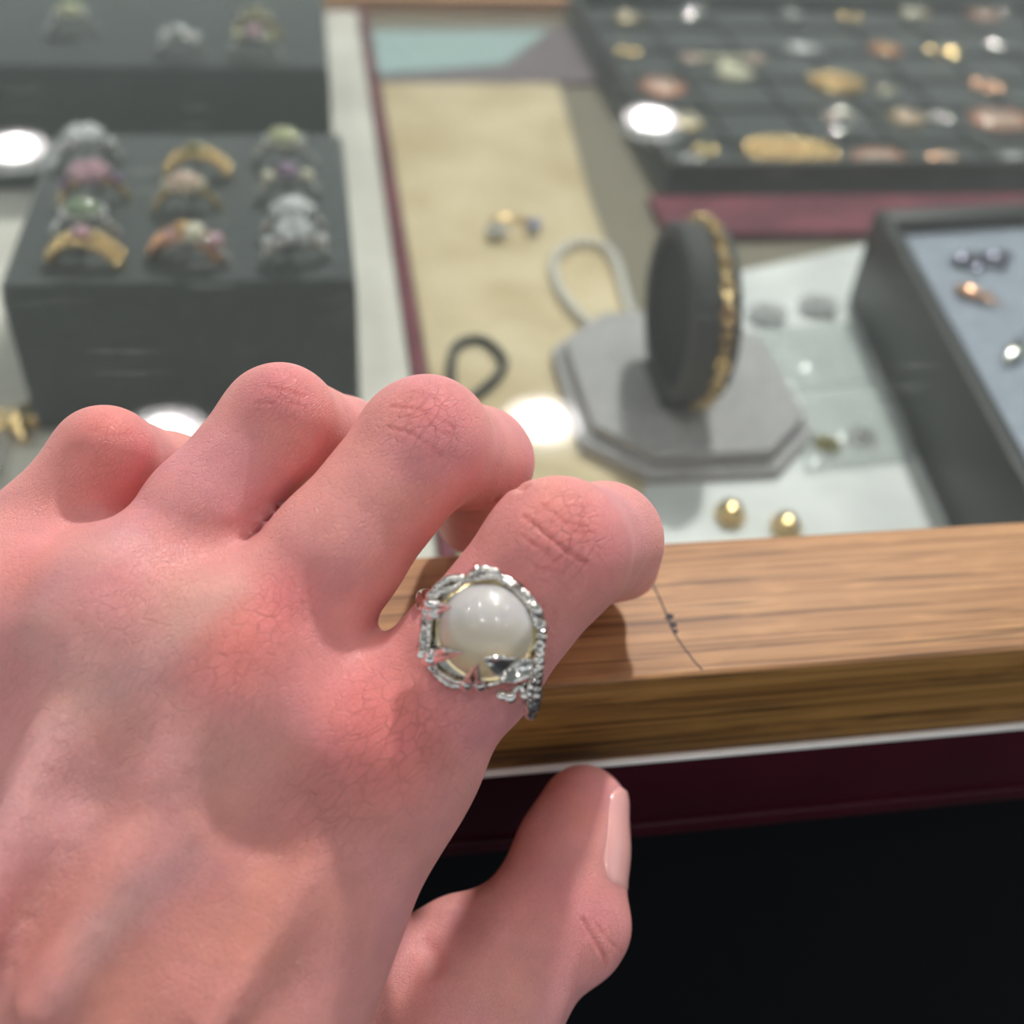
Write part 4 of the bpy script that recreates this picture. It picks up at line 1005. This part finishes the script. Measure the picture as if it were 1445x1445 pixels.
BR = [(885, 22, 'oval', gold, 'cream', 6, 5, 0, 'small cream oval brooch in the far left cell of the black tray'),
      (972, 18, 'crescent', silver_smooth, 'white', 9, 5, .3, 'thin silver crescent brooch in the last row, second cell'),
      (1118, 18, 'oval', silver_smooth, 'grey', 6, 5, 0, 'small grey silver brooch in the last row, middle'),
      (1200, 22, 'flower', gold, 'olive', 7, 5, .4, 'dull gold flower brooch in the last row, right of middle'),
      (1290, 14, 'oval', gold, 'cream', 8, 7, 0, 'cream oval brooch in the last row toward the right'),
      (1388, 18, 'oval', copper, 'cameo', 7, 6, 0, 'peach oval brooch in the last row near the corner'),
      (1416, 14, 'flower', silver_smooth, 'white', 5, 5, .2, 'sparkling small crystal brooch at the far right corner'),
      (886, 70, 'flower', gold, 'olive', 6, 5, .1, 'dim olive flower brooch at the left edge, second row back'),
      (1030, 92, 'fan', mat('cream_enamel', s2l(222, 218, 190), .4), 'cameo', 14, 14, 0, 'large cream fan-shaped brooch with rosy tips'),
      (1133, 66, 'oval', silver_smooth, 'white', 8, 6, -.1, 'oval silver brooch behind the large gold basket brooch'),
      (1250, 67, 'oval', copper, 'amber', 6, 6, 0, 'small amber-brown oval brooch behind the beige oval one'),
      (1332, 69, 'bow', gold, 'cream', 9, 6, 0, 'gold bow brooch in the second row back at right'),
      (1422, 66, 'feather', silver_smooth, 'white', 10, 6, 0, 'pale silver feather brooch by the right picture edge'),
      (935, 120, 'oval', copper, 'cameo', 8, 7, 0, 'rosy oval brooch behind the pink light reflection'),
      (1180, 114, 'filigree', gold, 'amber', 10, 9, 0, 'large bright yellow gold domed basket brooch'),
      (1250, 126, 'oval', silver, 'olive', 5, 5, .5, 'small dim oxidised brooch right of the gold basket brooch'),
      (1394, 118, 'flower', rose_gold, 'cameo', 8, 8, .2, 'rose gold flower brooch above the coral oval brooch'),
      (972, 168, 'oval', gold, 'cream', 5, 6, 0, 'small gold oval brooch just right of the pink light reflection'),
      (1180, 170, 'crescent', silver_smooth, 'cameo', 10, 8, .5, 'grey silver crescent wreath brooch with pink centre'),
      (1280, 163, 'oval', gold, 'cameo', 6, 6, 0, 'beige oval brooch between crescent wreath and grey brooch'),
      (1330, 165, 'flower', silver_smooth, 'grey', 5, 5, 0, 'tiny grey silver flower brooch left of the coral oval'),
      (1412, 166, 'oval', copper, 'cameo', 11, 8, 0, 'large coral oval cameo brooch by the right picture edge'),
      (996, 208, 'flower', gold, 'emerald', 5, 5, 0, 'emerald green stone brooch at the front left of the tray'),
      (985, 238, 'oval', silver_smooth, 'white', 5, 5, 0, 'round white pearl brooch in the front left cell'),
      (1117, 214, 'filigree', gold, 'amber', 15, 11, -.15, 'very large oval gold filigree brooch in the front row'),
      (1243, 222, 'oval', copper, 'cameo', 9, 7, 0, 'pinkish brown oval cameo brooch in the front row'),
      (1336, 225, 'flower', rose_gold, 'cream', 7, 7, .5, 'gold flower brooch in the front row, right side'),
      (1434, 222, 'oval', silver_smooth, 'white', 5, 5, 0, 'small silver brooch in the front row at the picture edge')]
for b_ in BR: brooch(*b_)

# deep dark tray with blue-grey lining at right
TL, TR, BR_, BL_ = np.array([215.5, 379.]), np.array([345., 388.]), np.array([322., 170.]), np.array([185., 168.])
t = empty('lined_tray', (260, 280, D0), label='deep charcoal tray with blue-grey lining at the right edge', cat='tray')
def inset(q4, d):
    c = sum(q4) / 4; return [p + (c - p) / np.linalg.norm(c - p) * d * 1.4 for p in q4]
off = np.array([260, 280.])
outer = [p - off for p in (TL, TR, BR_, BL_)]; inner = inset(outer, 7.5)
def wall4(a_, b_, c_, d_, z0, z1):
    q = MB(); q.prism([tuple(a_), tuple(b_), tuple(c_), tuple(d_)], z0, z1); return q
for i in range(4):
    j = (i + 1) % 4
    wall4(outer[i], outer[j], inner[j], inner[i], .1, 43).build('side_wall', vinyl, t, bevel=.8)
q = MB(); q.prism([tuple(p * .995) for p in inner], .1, 37); q.build('lining', bluegrey, t, smooth=False)
brooch(1388, 362, 'bow', mat('blued_silver', (.28, .28, .36), .25, .9), 'darkblue', 10, 5, .1, 'dark blue and silver bow brooch in the blue-grey tray', z=D0 + 37.2, grp='pieces in the blue-grey lined tray')
brooch(1440, 482, 'feather', silver_smooth, 'blue', 9, 6, 1.4, 'silver crystal spray brooch at right edge of blue-grey tray', z=D0 + 37.2, grp='pieces in the blue-grey lined tray')
brooch(1382, 412, 'feather', rose_gold, 'white', 5, 5, 0, 'small pinkish gold spray below the blue bow brooch', z=D0 + 37.2, grp='pieces in the blue-grey lined tray')

# gold star brooch with bead tassels, and a gold fleck behind the little finger
p = Zp(24, 588, D0 + 5); t = empty('tassel_brooch', (p[0], p[1], D0 + 1), label='gold star brooch with beaded tassels at the left picture edge', cat='brooch')
q = MB()
for k in range(5):
    an = math.radians(0 + 72 * k); q.tube([(0, 0, 3), (11 * math.cos(an), 11 * math.sin(an), 2)], [4, 1.4], 8)
q.ell((0, 0, 3.4), (3.4, 3.4, 2.2), 12, 8); q.build('star', gold, t)
for dx in (-5, -2.2):
    P = smooth_path([(dx, -3, 2), (dx - .5, -10, 2), (dx + .3, -18, 2), (dx, -25, 2)], 6); q = MB()
    for pp in resample(P, 2.0): q.ell(pp, 1.05, 7, 5)
    q.ell((dx, -26.5, 2.2), 2.2, 10, 8); q.build('tassel', silver_smooth, t)
p = Zp(148, 572, D0 + 4); t = empty('gold_charm', (p[0], p[1], D0 + 1), label='small gold charm peeking out above the little finger', cat='charm')
q = MB(); q.ell((0, 0, 2), (4, 3, 2), 10, 6); q.build('body', gold, t)
q = MB(); q.tube([(1.8 * math.cos(k * math.pi / 6), 4.2 + 1.8 * math.sin(k * math.pi / 6), 2) for k in range(12)], .5, 6, closed=True); q.build('loop', gold, t)

# dark pen mark on the oak rail
q = MB(); P = [Zp(x, y, .06) for x, y in [(918, 818), (930, 842), (941, 868), (951, 893), (966, 915), (980, 933), (991, 945)]]
for i_, (a_, b_) in enumerate(zip(P[:-1], P[1:])):
    d_ = (b_ - a_)[:2]; n2 = np.array([-d_[1], d_[0]]); n2 = n2 / np.linalg.norm(n2) * .16
    q.prism([tuple(a_[:2] + n2), tuple(b_[:2] + n2), tuple(b_[:2] - n2), tuple(a_[:2] - n2)], 0.0, .03)
for x, y, r_ in [(945, 870, .8), (950, 882, .75), (953, 891, .55), (941, 872, .4)]:
    c_ = Zp(x, y, 0); q.prism([(c_[0] + r_ * (1 + .25 * math.sin(k * 2.1)) * math.cos(k * math.pi / 6), c_[1] + r_ * .9 * math.sin(k * math.pi / 6)) for k in range(12)], 0.0, .03 + r_ * .01)
o = part(q, 'pen_mark', mat('ink', s2l(44, 34, 38), .7), smooth=False)
